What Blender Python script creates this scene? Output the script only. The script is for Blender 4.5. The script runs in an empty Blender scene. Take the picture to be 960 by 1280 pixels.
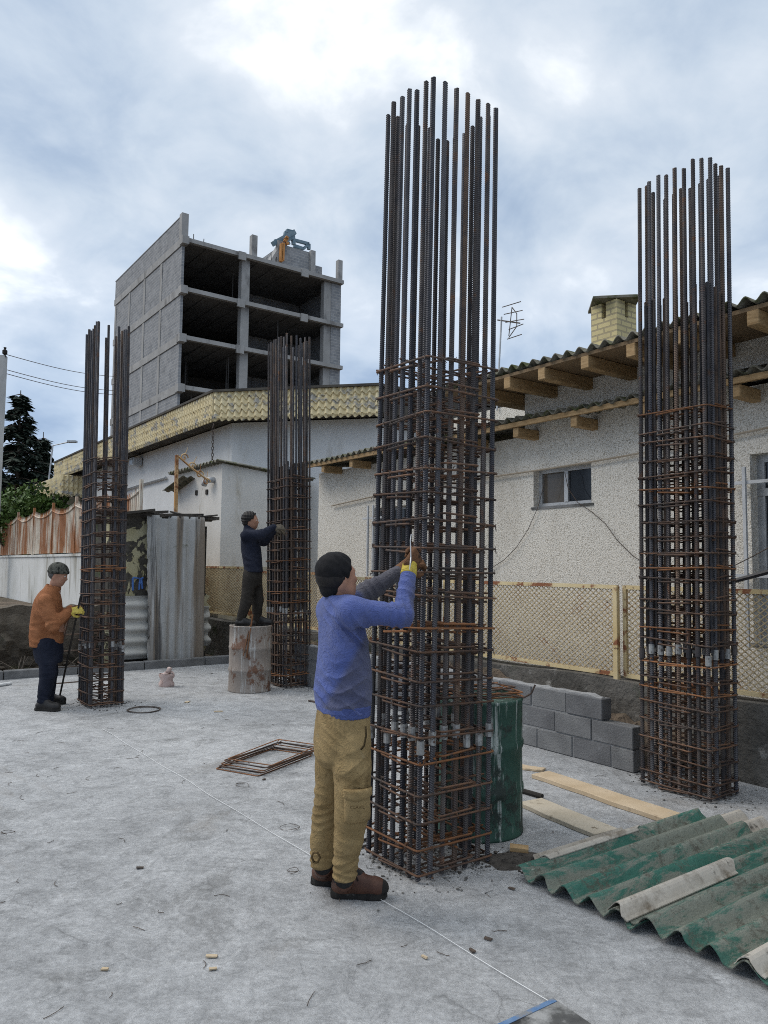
import bpy, bmesh, math, random
import numpy as np
from mathutils import Vector, Matrix
random.seed(7)
R = math.radians
SC = bpy.context.scene
COL = SC.collection
PI = math.pi

# ------------------------------------------------------------------ camera
F = 940.0
EYE = Vector((0, 0, 1.65))
PITCH, ROLL = math.atan(68 / F), R(0.6)
fwd = Vector((0, math.cos(PITCH), math.sin(PITCH)))
up0 = Vector((0, -math.sin(PITCH), math.cos(PITCH)))
rt0 = Vector((1, 0, 0))
# camera rolled a little counter-clockwise: verticals lean clockwise in the picture
rt = rt0 * math.cos(ROLL) + up0 * math.sin(ROLL)
up = up0 * math.cos(ROLL) - rt0 * math.sin(ROLL)
cam_d = bpy.data.cameras.new('camera')
cam = bpy.data.objects.new('camera', cam_d)
COL.objects.link(cam)
m = Matrix.Identity(4)
for i in range(3):
    m[i][0] = rt[i]; m[i][1] = up[i]; m[i][2] = -fwd[i]; m[i][3] = EYE[i]
cam.matrix_world = m
cam_d.sensor_fit = 'VERTICAL'; cam_d.sensor_height = 36.0
cam_d.lens = 36.0 * F / 1280
cam_d.clip_end = 2000; cam_d.clip_start = 0.05
SC.camera = cam

def ray(px, py):
    return (fwd + rt * ((px - 480) / F) + up * ((640 - py) / F))
def G(px, py, z=0.0):
    """where a viewing ray meets the level z"""
    d = ray(px, py); t = (z - EYE.z) / d.z
    return EYE + d * t
def D(px, py, Y):
    d = ray(px, py)
    return EYE + d * (Y / d.y)
# the site frame: a runs along VX (right, away), b along UX (left, away)
TH = R(36)
VX = Vector((math.cos(TH), math.sin(TH), 0)); UX = Vector((-math.sin(TH), math.cos(TH), 0))
def site(w): return Vector((w.dot(VX), w.dot(UX), w.z))
def world(s): return VX * s[0] + UX * s[1] + Vector((0, 0, s[2]))
def SA(px, py, a):
    d = ray(px, py); t = (a - EYE.dot(VX)) / d.dot(VX)
    return site(EYE + d * t)
def SB(px, py, b):
    d = ray(px, py); t = (b - EYE.dot(UX)) / d.dot(UX)
    return site(EYE + d * t)
def SG(px, py, z=0.0): return site(G(px, py, z))

# ------------------------------------------------------------------ mesh builder
class MB:
    def __init__(s): s.v = []; s.f = []
    def add(s, verts, faces):
        n = len(s.v); s.v += [tuple(p) for p in verts]; s.f += [tuple(i + n for i in f) for f in faces]
    def box(s, x0, x1, y0, y1, z0, z1):
        x0, x1 = min(x0, x1), max(x0, x1); y0, y1 = min(y0, y1), max(y0, y1); z0, z1 = min(z0, z1), max(z0, z1)
        s.add([(x0,y0,z0),(x1,y0,z0),(x1,y1,z0),(x0,y1,z0),(x0,y0,z1),(x1,y0,z1),(x1,y1,z1),(x0,y1,z1)],
              [(3,2,1,0),(4,5,6,7),(0,1,5,4),(1,2,6,5),(2,3,7,6),(3,0,4,7)])
    def beam(s, p, q, w, h, upv=(0,0,1)):
        """a straight bar of section w x h from p to q"""
        p, q = Vector(p), Vector(q); d = (q - p).normalized(); u = Vector(upv)
        if abs(d.dot(u)) > .98: u = Vector((1, 0, 0))
        r = d.cross(u).normalized() * (w / 2); u = r.cross(d).normalized() * (h / 2)
        P = [p - r - u, p + r - u, p + r + u, p - r + u, q - r - u, q + r - u, q + r + u, q - r + u]
        s.add(P, [(3,2,1,0),(4,5,6,7),(0,1,5,4),(1,2,6,5),(2,3,7,6),(3,0,4,7)])
    def tube(s, path, r, n=6, closed=False, cap=True):
        path = [Vector(p) for p in path]; N = len(path)
        rs = r if isinstance(r, (list, tuple)) else [r] * N
        base = len(s.v); prev = None
        for i, p in enumerate(path):
            if closed: t = path[(i + 1) % N] - path[i - 1]
            else: t = path[min(i + 1, N - 1)] - path[max(i - 1, 0)]
            t.normalize()
            if prev is None:
                u = Vector((0, 0, 1)) if abs(t.z) < .9 else Vector((1, 0, 0))
                a = t.cross(u).normalized()
            else: a = (prev - t * prev.dot(t)).normalized()
            prev = a; b = t.cross(a)
            for k in range(n):
                c = 2 * PI * k / n
                s.v.append(tuple(p + (a * math.cos(c) + b * math.sin(c)) * rs[i]))
        for i in range(N if closed else N - 1):
            j = (i + 1) % N
            for k in range(n):
                l = (k + 1) % n
                s.f.append((base + i*n + k, base + i*n + l, base + j*n + l, base + j*n + k))
        if not closed and cap:
            s.f.append(tuple(base + k for k in range(n))[::-1])
            s.f.append(tuple(base + (N-1)*n + k for k in range(n)))
    def lathe(s, prof, n=24, c=(0,0,0), jit=0):
        base = len(s.v); N = len(prof)
        for r, z in prof:
            for k in range(n):
                a = 2 * PI * k / n; rr = r + (random.uniform(-jit, jit) if jit else 0)
                s.v.append((c[0] + rr*math.cos(a), c[1] + rr*math.sin(a), c[2] + z))
        for i in range(N - 1):
            for k in range(n):
                l = (k + 1) % n
                s.f.append((base+i*n+k, base+i*n+l, base+(i+1)*n+l, base+(i+1)*n+k))
    def grid(s, fn, nu, nv):
        base = len(s.v)
        for i in range(nu + 1):
            for j in range(nv + 1): s.v.append(tuple(fn(i / nu, j / nv)))
        for i in range(nu):
            for j in range(nv):
                a = base + i*(nv+1) + j
                s.f.append((a, a + nv + 1, a + nv + 2, a + 1))
    def sheet(s, fn, nu, nv, off):
        """a grid surface with thickness: fn(u,v) one face, off added for the other"""
        off = Vector(off); b0 = len(s.v); W = nv + 1
        s.grid(fn, nu, nv); b1 = len(s.v)
        s.grid(lambda u, v: Vector(fn(u, v)) + off, nu, nv)
        cnt = nu * nv
        top = s.f[-2*cnt:-cnt]; s.f[-2*cnt:-cnt] = [f[::-1] for f in top]
        ring = [(i, 0) for i in range(nu)] + [(nu, j) for j in range(nv)] + [(i, nv) for i in range(nu, 0, -1)] + [(0, j) for j in range(nv, 0, -1)]
        idx = [i * W + j for i, j in ring]
        for k in range(len(idx)):
            a, b = idx[k], idx[(k + 1) % len(idx)]
            s.f.append((b0 + a, b0 + b, b1 + b, b1 + a))
    def rock(s, c, r, sq=.6, n=6):
        b = len(s.v); rings = 4
        ph = random.uniform(0, 6)
        for i in range(rings + 1):
            t = PI * i / rings
            for k in range(n):
                a = 2*PI*k/n + ph; q = r * random.uniform(.75, 1.2)
                s.v.append((c[0] + q*math.sin(t)*math.cos(a), c[1] + q*math.sin(t)*math.sin(a), c[2] + q*sq*math.cos(t)))
        for i in range(rings):
            for k in range(n):
                l = (k+1) % n
                s.f.append((b+i*n+k, b+(i+1)*n+k, b+(i+1)*n+l, b+i*n+l))
    def mesh(s, name, mat, off=(0,0,0), smooth=False, fix=True):
        me = bpy.data.meshes.new(name)
        o = Vector(off)
        me.from_pydata([tuple(Vector(p) - o) for p in s.v], [], s.f)
        if fix:
            bm = bmesh.new(); bm.from_mesh(me)
            bmesh.ops.recalc_face_normals(bm, faces=bm.faces); bm.to_mesh(me); bm.free()
        for mm in (mat if isinstance(mat, (list, tuple)) else [mat]): me.materials.append(mm)
        if smooth: me.polygons.foreach_set('use_smooth', [True] * len(me.polygons))
        me.update()
        return me

def link(o):
    COL.objects.link(o); return o
class Thing:
    """an Empty at the base of a thing; parts are given in site (or world) coordinates"""
    def __init__(s, name, label, cat, base, group=None, frame='site'):
        s.base = Vector(base); s.frame = frame
        s.o = link(bpy.data.objects.new(name, None))
        s.o.empty_display_size = .1
        if frame == 'site': s.o.location = world(s.base); s.o.rotation_euler = (0, 0, TH)
        else: s.o.location = s.base
        s.o['label'] = label; s.o['category'] = cat
        if group: s.o['group'] = group
    def part(s, name, mb, mat, parent=None, label=None, smooth=False, bevel=0, fix=True):
        me = mb.mesh(name, mat, s.base, smooth, fix)
        o = link(bpy.data.objects.new(name, me)); o.parent = parent or s.o
        if label: o['label'] = label
        if bevel: add_bevel(o, bevel)
        return o
    def inst(s, name, me, loc, rot=(0,0,0), scale=(1,1,1), parent=None):
        o = link(bpy.data.objects.new(name, me)); o.parent = parent or s.o
        o.location = Vector(loc) - s.base; o.rotation_euler = rot; o.scale = scale
        return o
def add_bevel(o, w):
    b = o.modifiers.new('bevel', 'BEVEL'); b.width = w; b.segments = 1; b.limit_method = 'ANGLE'
def single(name, mb, mat, label, cat, base, group=None, frame='site', smooth=False, bevel=0, kind=None):
    me = mb.mesh(name, mat, base, smooth)
    o = link(bpy.data.objects.new(name, me))
    if frame == 'site': o.location = world(base); o.rotation_euler = (0, 0, TH)
    else: o.location = base
    if kind: o['kind'] = kind
    else: o['label'] = label; o['category'] = cat
    if group: o['group'] = group
    if bevel: add_bevel(o, bevel)
    return o

# ------------------------------------------------------------------ materials
def new_mat(name):
    mt = bpy.data.materials.new(name); mt.use_nodes = True
    nt = mt.node_tree; bs = nt.nodes['Principled BSDF']
    return mt, nt, bs
def N(nt, typ, **kw):
    n = nt.nodes.new(typ)
    for k, v in kw.items():
        if hasattr(n, k): setattr(n, k, v)
        else: n.inputs[k].default_value = v
    return n
def rgb(c): return (c[0], c[1], c[2], 1) if not isinstance(c, (int, float)) else (c, c, c, 1)
def coords(nt, coord, stretch):
    if coord == 'world': out = nt.nodes.new('ShaderNodeNewGeometry').outputs['Position']
    else: out = nt.nodes.new('ShaderNodeTexCoord').outputs['Object']
    mp = N(nt, 'ShaderNodeMapping'); mp.inputs['Scale'].default_value = stretch
    nt.links.new(out, mp.inputs['Vector'])
    return mp.outputs['Vector']
def noise(nt, vec, scale, detail=6, rough=.6, dist=0):
    n = N(nt, 'ShaderNodeTexNoise'); n.inputs['Scale'].default_value = scale
    n.inputs['Detail'].default_value = detail; n.inputs['Roughness'].default_value = rough
    n.inputs['Distortion'].default_value = dist
    nt.links.new(vec, n.inputs['Vector']); return n.outputs['Fac']
def ramp(nt, fac, stops):
    r = N(nt, 'ShaderNodeValToRGB'); e = r.color_ramp.elements
    while len(e) > 2: e.remove(e[-1])
    e[0].position, e[0].color = stops[0][0], rgb(stops[0][1])
    e[1].position, e[1].color = stops[1][0], rgb(stops[1][1])
    for p, c in stops[2:]:
        k = e.new(p); k.color = rgb(c)
    nt.links.new(fac, r.inputs['Fac']); return r.outputs['Color']
def mix(nt, fac, a, b, mode='MIX'):
    n = N(nt, 'ShaderNodeMix', data_type='RGBA', blend_type=mode)
    for sock, val in ((n.inputs[0], fac), (n.inputs[6], a), (n.inputs[7], b)):
        if hasattr(val, 'links'): nt.links.new(val, sock)
        else: sock.default_value = val if isinstance(val, (int, float)) and sock == n.inputs[0] else rgb(val)
    return n.outputs[2]
def math_n(nt, op, a, b=None, c=None):
    n = N(nt, 'ShaderNodeMath', operation=op)
    for i, val in enumerate((a, b, c)):
        if val is None: continue
        if hasattr(val, 'links'): nt.links.new(val, n.inputs[i])
        else: n.inputs[i].default_value = val
    return n.outputs[0]
def bump(nt, bs, h, strength=.3, dist=.01):
    b = N(nt, 'ShaderNodeBump'); b.inputs['Strength'].default_value = strength; b.inputs['Distance'].default_value = dist
    nt.links.new(h, b.inputs['Height']); nt.links.new(b.outputs['Normal'], bs.inputs['Normal'])
def M(name, c1, c2, scale=4, rough=.8, stains=(), bmp=.3, bscale=60, bdist=.01, metal=0, coord='world', stretch=(1,1,1), lo=.35, hi=.65, spec=.3):
    """a weathered surface: two colours mixed by noise, then stains [(colour, scale, threshold, softness, stretch)]"""
    mt, nt, bs = new_mat(name)
    v = coords(nt, coord, stretch)
    col = ramp(nt, noise(nt, v, scale), [(lo, c1), (hi, c2)])
    for st in stains:
        sv = coords(nt, coord, st[4]) if len(st) > 4 else v
        f = ramp(nt, noise(nt, sv, st[1], 8, .65), [(st[2], 0), (st[2] + st[3], 1)])
        col = mix(nt, f, col, st[0])
    nt.links.new(col, bs.inputs['Base Color'])
    bs.inputs['Roughness'].default_value = rough; bs.inputs['Metallic'].default_value = metal
    bs.inputs['Specular IOR Level'].default_value = spec
    if bmp: bump(nt, bs, noise(nt, coords(nt, coord, (1,1,1)), bscale, 5, .6), bmp, bdist)
    return mt

MAT = {}
MAT['rebar'] = M('rebar_steel', (.052,.050,.056), (.110,.098,.092), 3.5, .55, [((.14,.075,.045), 9, .56, .12)], .25, 120, .002, .55, spec=.4)
MAT['rebar_b'] = M('rebar_steel_blue', (.058,.061,.074), (.105,.104,.110), 4, .5, [((.12,.07,.045), 7, .6, .12)], .25, 120, .002, .55, spec=.4)
MAT['rebar_r'] = M('rebar_steel_brown', (.085,.064,.052), (.15,.105,.078), 4, .6, [((.05,.05,.058), 6, .5, .2)], .25, 120, .002, .4, spec=.4)
MAT['hoop'] = M('stirrup_rust', (.070,.050,.042), (.17,.095,.058), 3.5, .75, [((.065,.056,.052), 5, .48, .15)], .3, 90, .002, .2)
MAT['hoop_o'] = M('stirrup_orange_rust', (.26,.115,.048), (.15,.08,.045), 6, .8, [((.09,.06,.05), 9, .6, .1)], .3, 90, .002, .1)
MAT['coupler'] = M('coupler_zinc', (.24,.24,.24), (.42,.42,.41), 22, .5, [((.11,.095,.085), 30, .54, .1)], .1, 100, .001, .5)
MAT['tie'] = M('tie_wire', (.06,.05,.045), (.11,.08,.06), 20, .7, (), 0)

def ground_mat():
    mt, nt, bs = new_mat('concrete_slab')
    v = coords(nt, 'world', (1,1,1))
    mul = lambda a, b: math_n(nt, 'MULTIPLY', a, b)
    col = ramp(nt, noise(nt, v, .45, 8, .66, .8), [(.32, (.30,.303,.306)), (.50, (.385,.389,.392)), (.68, (.455,.459,.462))])
    # dry cement dust in drifts
    dust = ramp(nt, noise(nt, v, 1.7, 12, .78, .8), [(.50, 0), (.68, 1)])
    col = mix(nt, mul(dust, .6), col, (.56,.563,.566))
    # trowelled arcs and scuffs
    scf = ramp(nt, noise(nt, coords(nt, 'world', (1.3, 2.4, 1)), 2.4, 13, .80, 1.8), [(.43, 0), (.50, 1), (.57, 0)])
    col = mix(nt, mul(scf, .20), col, (.150,.152,.155))
    scf2 = ramp(nt, noise(nt, coords(nt, 'world', (2.2, 1.2, 1)), 2.0, 13, .80, 2.2), [(.45, 0), (.50, 1), (.55, 0)])
    col = mix(nt, mul(scf2, .12), col, (.58,.58,.58))
    mot = ramp(nt, noise(nt, v, 5.5, 12, .76, .5), [(.36, (.74,.74,.74)), (.50, (1,1,1)), (.64, (1.14,1.14,1.14))])
    col = mix(nt, 1.0, col, mot, 'MULTIPLY')
    # damp and brown stains
    damp = ramp(nt, noise(nt, v, .8, 10, .74, 1.4), [(.55, 0), (.66, 1)])
    col = mix(nt, mul(damp, .55), col, (.155,.153,.148))
    brn = ramp(nt, noise(nt, coords(nt, 'world', (1,1,1)), .62, 10, .72, .7), [(.58, 0), (.70, 1)])
    col = mix(nt, mul(brn, .45), col, (.205,.175,.140))
    # hairline cracks, broken up
    vr = N(nt, 'ShaderNodeTexVoronoi', feature='DISTANCE_TO_EDGE'); vr.inputs['Scale'].default_value = 1.3
    wv = N(nt, 'ShaderNodeTexNoise'); wv.inputs['Scale'].default_value = 5; wv.inputs['Detail'].default_value = 8
    nt.links.new(v, wv.inputs['Vector'])
    ad = N(nt, 'ShaderNodeVectorMath', operation='MULTIPLY_ADD'); nt.links.new(wv.outputs['Color'], ad.inputs[0]); ad.inputs[1].default_value = (.35,.35,.35); nt.links.new(v, ad.inputs[2])
    nt.links.new(ad.outputs[0], vr.inputs['Vector'])
    crk = ramp(nt, vr.outputs['Distance'], [(.0, 1), (.012, 0)])
    brk = ramp(nt, noise(nt, v, 1.9, 5), [(.48, 0), (.56, 1)])
    col = mix(nt, mul(mul(crk, brk), .4), col, (.10,.10,.10))
    # aggregate grain and pits
    grain = ramp(nt, noise(nt, v, 30, 12, .85), [(.33, (.62,.62,.62)), (.50, (1,1,1)), (.67, (1.26,1.26,1.26))])
    col = mix(nt, 1.0, col, grain, 'MULTIPLY')
    pit = ramp(nt, noise(nt, v, 75, 8, .85, .4), [(.30, 1), (.40, 0)])
    col = mix(nt, mul(pit, .42), col, (.085,.085,.085))
    nt.links.new(col, bs.inputs['Base Color'])
    bs.inputs['Roughness'].default_value = .88; bs.inputs['Specular IOR Level'].default_value = .2
    h = math_n(nt, 'ADD', mul(noise(nt, v, 34, 12, .82), 1.3), math_n(nt, 'ADD', mul(noise(nt, v, 5.5, 8, .7, .6), 2.2), mul(scf, -.12)))
    bump(nt, bs, h, .65, .016)
    return mt
MAT['slab'] = ground_mat()
MAT['earth'] = M('bare_earth', (.075,.058,.042), (.17,.13,.095), 2.5, .95, [((.07,.085,.04), 1.4, .55, .12), ((.24,.21,.17), 6, .62, .1)], .8, 18, .05)
MAT['kerb'] = M('kerb_concrete', (.13,.13,.13), (.22,.22,.22), 4, .9, [((.08,.08,.075), 2, .58, .1)], .5, 60, .01)

def roughcast():
    mt, nt, bs = new_mat('roughcast_render')
    v = coords(nt, 'world', (1,1,1))
    vor = N(nt, 'ShaderNodeTexVoronoi'); vor.inputs['Scale'].default_value = 72; vor.inputs['Randomness'].default_value = 1
    nt.links.new(v, vor.inputs['Vector'])
    n2 = noise(nt, v, 80, 5, .7, .5)
    h = math_n(nt, 'SUBTRACT', n2, math_n(nt, 'MULTIPLY', vor.outputs['Distance'], .55))
    pits = ramp(nt, h, [(.03, (.38,.345,.285)), (.15, (.64,.60,.525)), (.28, (.78,.74,.665))])
    dirt = ramp(nt, noise(nt, coords(nt, 'world', (1,1,.35)), 1.1, 8, .65), [(.52, 0), (.72, 1)])
    col = mix(nt, math_n(nt, 'MULTIPLY', dirt, .45), pits, (.27,.23,.17))
    g = ramp(nt, noise(nt, v, .5, 4), [(.35, 0), (.65, 1)])
    col = mix(nt, math_n(nt, 'MULTIPLY', g, .25), col, (.72,.69,.62))
    nt.links.new(col, bs.inputs['Base Color']); bs.inputs['Roughness'].default_value = .95; bs.inputs['Specular IOR Level'].default_value = .1
    bump(nt, bs, h, .7, .012)
    return mt
MAT['roughcast'] = roughcast()
MAT['plaster'] = M('white_plaster', (.60,.60,.59), (.70,.70,.69), .9, .9, [((.46,.44,.40), 1.3, .60, .2, (1,1,.3))], .12, 30, .01)
MAT['annex'] = M('annex_plaster', (.56,.54,.50), (.66,.64,.60), 1.2, .9, [((.38,.34,.27), 1.6, .56, .16, (1,1,.35)), ((.20,.17,.13), 3.5, .66, .08, (1,1,.4))], .15, 25, .01)
MAT['annex_low'] = M('annex_cream', (.40,.36,.27), (.50,.46,.37), 1.6, .9, [((.26,.22,.15), 2.5, .58, .14)], .2, 25, .01)
MAT['garden_wall'] = M('garden_wall_white', (.56,.56,.53), (.68,.68,.66), 1, .9, [((.26,.24,.19), 2.2, .54, .16, (1,1,.16)), ((.12,.12,.09), 2.6, .66, .08, (1,1,.10))], .2, 25, .01)
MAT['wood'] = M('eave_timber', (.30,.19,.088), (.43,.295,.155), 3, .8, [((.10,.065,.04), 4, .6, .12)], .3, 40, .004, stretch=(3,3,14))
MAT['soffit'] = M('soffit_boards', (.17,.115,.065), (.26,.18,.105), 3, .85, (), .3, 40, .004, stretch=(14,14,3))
MAT['moss_sheet'] = M('mossy_fibre_cement', (.13,.125,.10), (.22,.205,.165), 3, .95, [((.075,.085,.035), 5, .50, .12), ((.04,.04,.032), 7, .58, .1)], .5, 40, .01)
MAT['metal_grey'] = M('window_aluminium', (.40,.41,.42), (.52,.53,.54), 6, .45, [((.25,.23,.2), 12, .62, .1)], 0, metal=.3)
MAT['rail_white'] = M('window_bar_paint', (.45,.46,.47), (.55,.56,.57), 6, .5, [((.25,.15,.09), 14, .62, .1)], 0)
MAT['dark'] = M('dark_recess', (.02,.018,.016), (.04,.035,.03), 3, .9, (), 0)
MAT['chain'] = M('fence_cream_wire', (.42,.32,.18), (.56,.46,.29), 3, .7, [((.33,.19,.09), 5, .56, .12), ((.14,.09,.06), 14, .62, .06)], 0)
MAT['fence_frame'] = M('fence_cream_paint', (.56,.43,.22), (.64,.53,.32), 3, .6, [((.24,.095,.045), 4, .52, .05), ((.12,.06,.035), 11, .62, .06)], .3, 40, .004)
MAT['plinth'] = M('plinth_concrete', (.075,.070,.062), (.15,.14,.125), 3, .95, [((.27,.26,.24), 5, .62, .08), ((.05,.06,.035), 2, .56, .12)], .8, 18, .03)
MAT['block'] = M('block_grey', (.130,.130,.132), (.185,.185,.186), 4, .95, [((.30,.305,.31), 9, .62, .12)], .7, 70, .012)
def vary(mt, lo, hi):
    nt = mt.node_tree; bs = nt.nodes['Principled BSDF']; src = bs.inputs['Base Color'].links[0].from_socket
    oi = nt.nodes.new('ShaderNodeObjectInfo'); r = ramp(nt, oi.outputs['Random'], [(0, lo), (1, hi)])
    nt.links.new(mix(nt, 1.0, src, r, 'MULTIPLY'), bs.inputs['Base Color'])
vary(MAT['block'], (.78,.78,.80), (1.25,1.25,1.22))
for k_ in ('rebar', 'rebar_b', 'rebar_r', 'hoop', 'hoop_o'): vary(MAT[k_], (.62,.62,.64), (1.3,1.25,1.2))
MAT['mortar'] = M('block_mortar', (.24,.24,.24), (.32,.32,.32), 10, .95, (), .5, 60, .01)
def glass_mat(name, c, rough=.08):
    mt, nt, bs = new_mat(name)
    v = coords(nt, 'world', (1,1,1))
    nt.links.new(ramp(nt, noise(nt, v, 3, 6), [(.35, c), (.7, tuple(k*1.6 for k in c))]), bs.inputs['Base Color'])
    bs.inputs['Roughness'].default_value = rough; bs.inputs['Specular IOR Level'].default_value = .6
    return mt
MAT['pane_dark'] = glass_mat('dark_pane', (.012,.014,.017))
MAT['pane_brown'] = glass_mat('curtained_pane', (.075,.062,.048), .15)
# ------------------------------------------------------------------ sky and light
w = bpy.data.worlds.new('World'); SC.world = w; w.use_nodes = True
nt = w.node_tree
SUN_EL, SUN_AZ = R(45), R(-82)          # sun behind thin cloud, to the left (azimuth from +Y)
bg = nt.nodes['Background']
sky = N(nt, 'ShaderNodeTexSky', sky_type='NISHITA'); sky.sun_disc = False
sky.sun_elevation = SUN_EL; sky.sun_rotation = SUN_AZ
sky.air_density = 1.0; sky.dust_density = 1.5
tc = nt.nodes.new('ShaderNodeTexCoord'); sep = nt.nodes.new('ShaderNodeSeparateXYZ')
nt.links.new(tc.outputs['Generated'], sep.inputs[0])
zz = math_n(nt, 'ADD', math_n(nt, 'MAXIMUM', sep.outputs['Z'], 0.0), .42)
cx = math_n(nt, 'DIVIDE', sep.outputs['X'], zz); cy = math_n(nt, 'DIVIDE', sep.outputs['Y'], zz)
comb = nt.nodes.new('ShaderNodeCombineXYZ'); nt.links.new(cx, comb.inputs[0]); nt.links.new(cy, comb.inputs[1])
comb.inputs[2].default_value = 11.4
vec = comb.outputs[0]
n1 = noise(nt, vec, 2.1, 9, .50, .25)
n2 = noise(nt, vec, 5.2, 9, .55, .35)
cover = math_n(nt, 'ADD', math_n(nt, 'MULTIPLY', n1, .65), math_n(nt, 'MULTIPLY', n2, .35))
# brightness towards the veiled sun: dot of the view direction with the sun's direction
sd = Vector((math.sin(SUN_AZ) * math.cos(SUN_EL), math.cos(SUN_AZ) * math.cos(SUN_EL), math.sin(SUN_EL)))
dotn = N(nt, 'ShaderNodeVectorMath', operation='DOT_PRODUCT')
nt.links.new(tc.outputs['Generated'], dotn.inputs[0]); dotn.inputs[1].default_value = ray(330, 40).normalized()   # thinnest cloud
glow = math_n(nt, 'POWER', math_n(nt, 'MAXIMUM', dotn.outputs['Value'], 0.0), 5.0)
val = math_n(nt, 'ADD', cover, math_n(nt, 'MULTIPLY', glow, .06))
cl = ramp(nt, val, [(.38, (.24,.32,.445)), (.46, (.345,.43,.55)), (.53, (.475,.55,.64)), (.60, (.60,.655,.72)), (.635, (.74,.78,.82)), (.69, (1.05,1.05,1.04))])
low = ramp(nt, sep.outputs['Z'], [(0.0, (.66,.77,.93)), (.42, (1,1,1)), (.62, (1,1,1)), (.86, (2.75,2.48,2.18))])   # overcast: brightest overhead
cl = mix(nt, 1.0, cl, low, 'MULTIPLY')
blue = mix(nt, 1.0, sky.outputs[0], (.07,.07,.07), 'MULTIPLY')
colr = mix(nt, .88, blue, cl)
nt.links.new(colr, bg.inputs['Color']); bg.inputs['Strength'].default_value = 1.0
sl = bpy.data.lights.new('sun', 'SUN'); sl.energy = 1.1; sl.angle = R(32); sl.color = (1, .93, .84)
so = link(bpy.data.objects.new('sun', sl))
so.rotation_euler = Vector((-sd.x, -sd.y, -sd.z)).to_track_quat('-Z', 'Y').to_euler()
so.location = sd * 60
SC.view_settings.view_transform = 'Standard'; SC.view_settings.look = 'None'
SC.view_settings.exposure = 0.48; SC.view_settings.gamma = 1
SC.render.engine = 'CYCLES'
SC.cycles.max_bounces = 6; SC.cycles.use_denoising = False; SC.cycles.filter_width = 1.0

# ------------------------------------------------------------------ ground
AF, BK, AW = 5.83, 11.85, 6.73           # fence line, kerb line, house wall
g = MB(); g.add([(-500,-500,-.06),(500,-500,-.06),(500,900,-.06),(-500,900,-.06)], [(0,1,2,3)])
single('ground', g, MAT['earth'], None, None, (0,0,-.06), kind='structure')
g = MB(); g.box(-14, AF - .02, -10, BK - .02, -.12, 0)
single('concrete_slab', g, MAT['slab'], None, None, (0,0,-.001), kind='structure')
# raised yard beyond the old retaining wall
g = MB(); g.box(-30, 4.4, 12.75, 40, -.2, .54); g.box(4.4, 40, 15, 80, -.2, .3)
single('raised_yard', g, MAT['earth'], None, None, (0,20,-.05), kind='structure')

# ------------------------------------------------------------------ rebar cages
def rebar_mesh(name, L, r, mat):
    mb = MB(); n = 8; pitch = .0125
    k = int(L / pitch); base = 0; rows = []
    for i in range(k + 1):
        z = i * pitch
        for dz, rr, sl in ((0, r, .55), (.0045, r, .55), (.0065, r * 1.17, .55), (.0095, r * 1.17, .55)):
            if z + dz > L: continue
            rows.append((z + dz, rr))
    for z, rr in rows:
        for j in range(n):
            a = 2 * PI * j / n
            slant = (.006 if j < n / 2 else -.006) * math.cos(a * 2)
            mb.v.append((rr*math.cos(a), rr*math.sin(a), min(max(z + slant, 0), L)))
    for i in range(len(rows) - 1):
        for j in range(n):
            l = (j + 1) % n
            mb.f.append((i*n + j, i*n + l, (i+1)*n + l, (i+1)*n + j))
    mb.f.append(tuple(range(n))[::-1]); mb.f.append(tuple((len(rows)-1)*n + j for j in range(n)))
    return mb.mesh(name, mat, smooth=False, fix=False)
def rrect(x0, x1, y0, y1, z, rc=.018, jz=0):
    p = []
    for cx, cy, a0 in ((x1-rc, y1-rc, 0), (x0+rc, y1-rc, 90), (x0+rc, y0+rc, 180), (x1-rc, y0+rc, 270)):
        dz = random.uniform(-jz, jz)
        for k in range(3):
            a = R(a0 + 45*k); p.append((cx + rc*math.cos(a), cy + rc*math.sin(a), z + dz))
    return p
def hoop_mesh(t, w, mat, tr=.0060, inner=True):
    mb = MB(); e = .02
    mb.tube(rrect(-e, t+e, -e, w+e, 0, jz=.005), tr, 6, True)
    # hook ends at one corner
    c = random.choice([(0,0,1,1),(t,0,-1,1),(0,w,1,-1),(t,w,-1,-1)])
    mb.tube([(c[0]-c[2]*.018, c[1]-c[3]*.018, .006), (c[0]+c[2]*.07, c[1]+c[3]*random.uniform(.05,.09), random.uniform(-.01,.03))], tr, 5)
    mb.tube([(c[0]-c[2]*.01, c[1]-c[3]*.018, -.006), (c[0]+c[2]*.085, c[1]+c[3]*random.uniform(.03,.06), random.uniform(-.02,.02))], tr, 5)
    if inner:
        a, b = t*.28, t*.72
        mb.tube(rrect(a-.012, b+.012, -e, w+e, random.uniform(.012,.035), jz=.010), tr, 5, True)
        a, b = w*.28, w*.72
        mb.tube(rrect(-e, t+e, a-.012, b+.012, -random.uniform(.012,.035), jz=.010), tr, 5, True)
        for _ in range(2):
            y = w * random.choice([.16, .5, .84]); mb.tube([(-e-.006, y, random.uniform(-.03,.03)), (t+e+.006, y + random.uniform(-.01,.01), random.uniform(-.03,.03))], tr, 5)
        for _ in range(2):
            x = t * random.choice([.16, .5, .84]); mb.tube([(x, -e-.006, random.uniform(-.03,.03)), (x + random.uniform(-.01,.01), w+e+.006, random.uniform(-.03,.03))], tr, 5)
    return mb.mesh('stirrup', mat)
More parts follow.
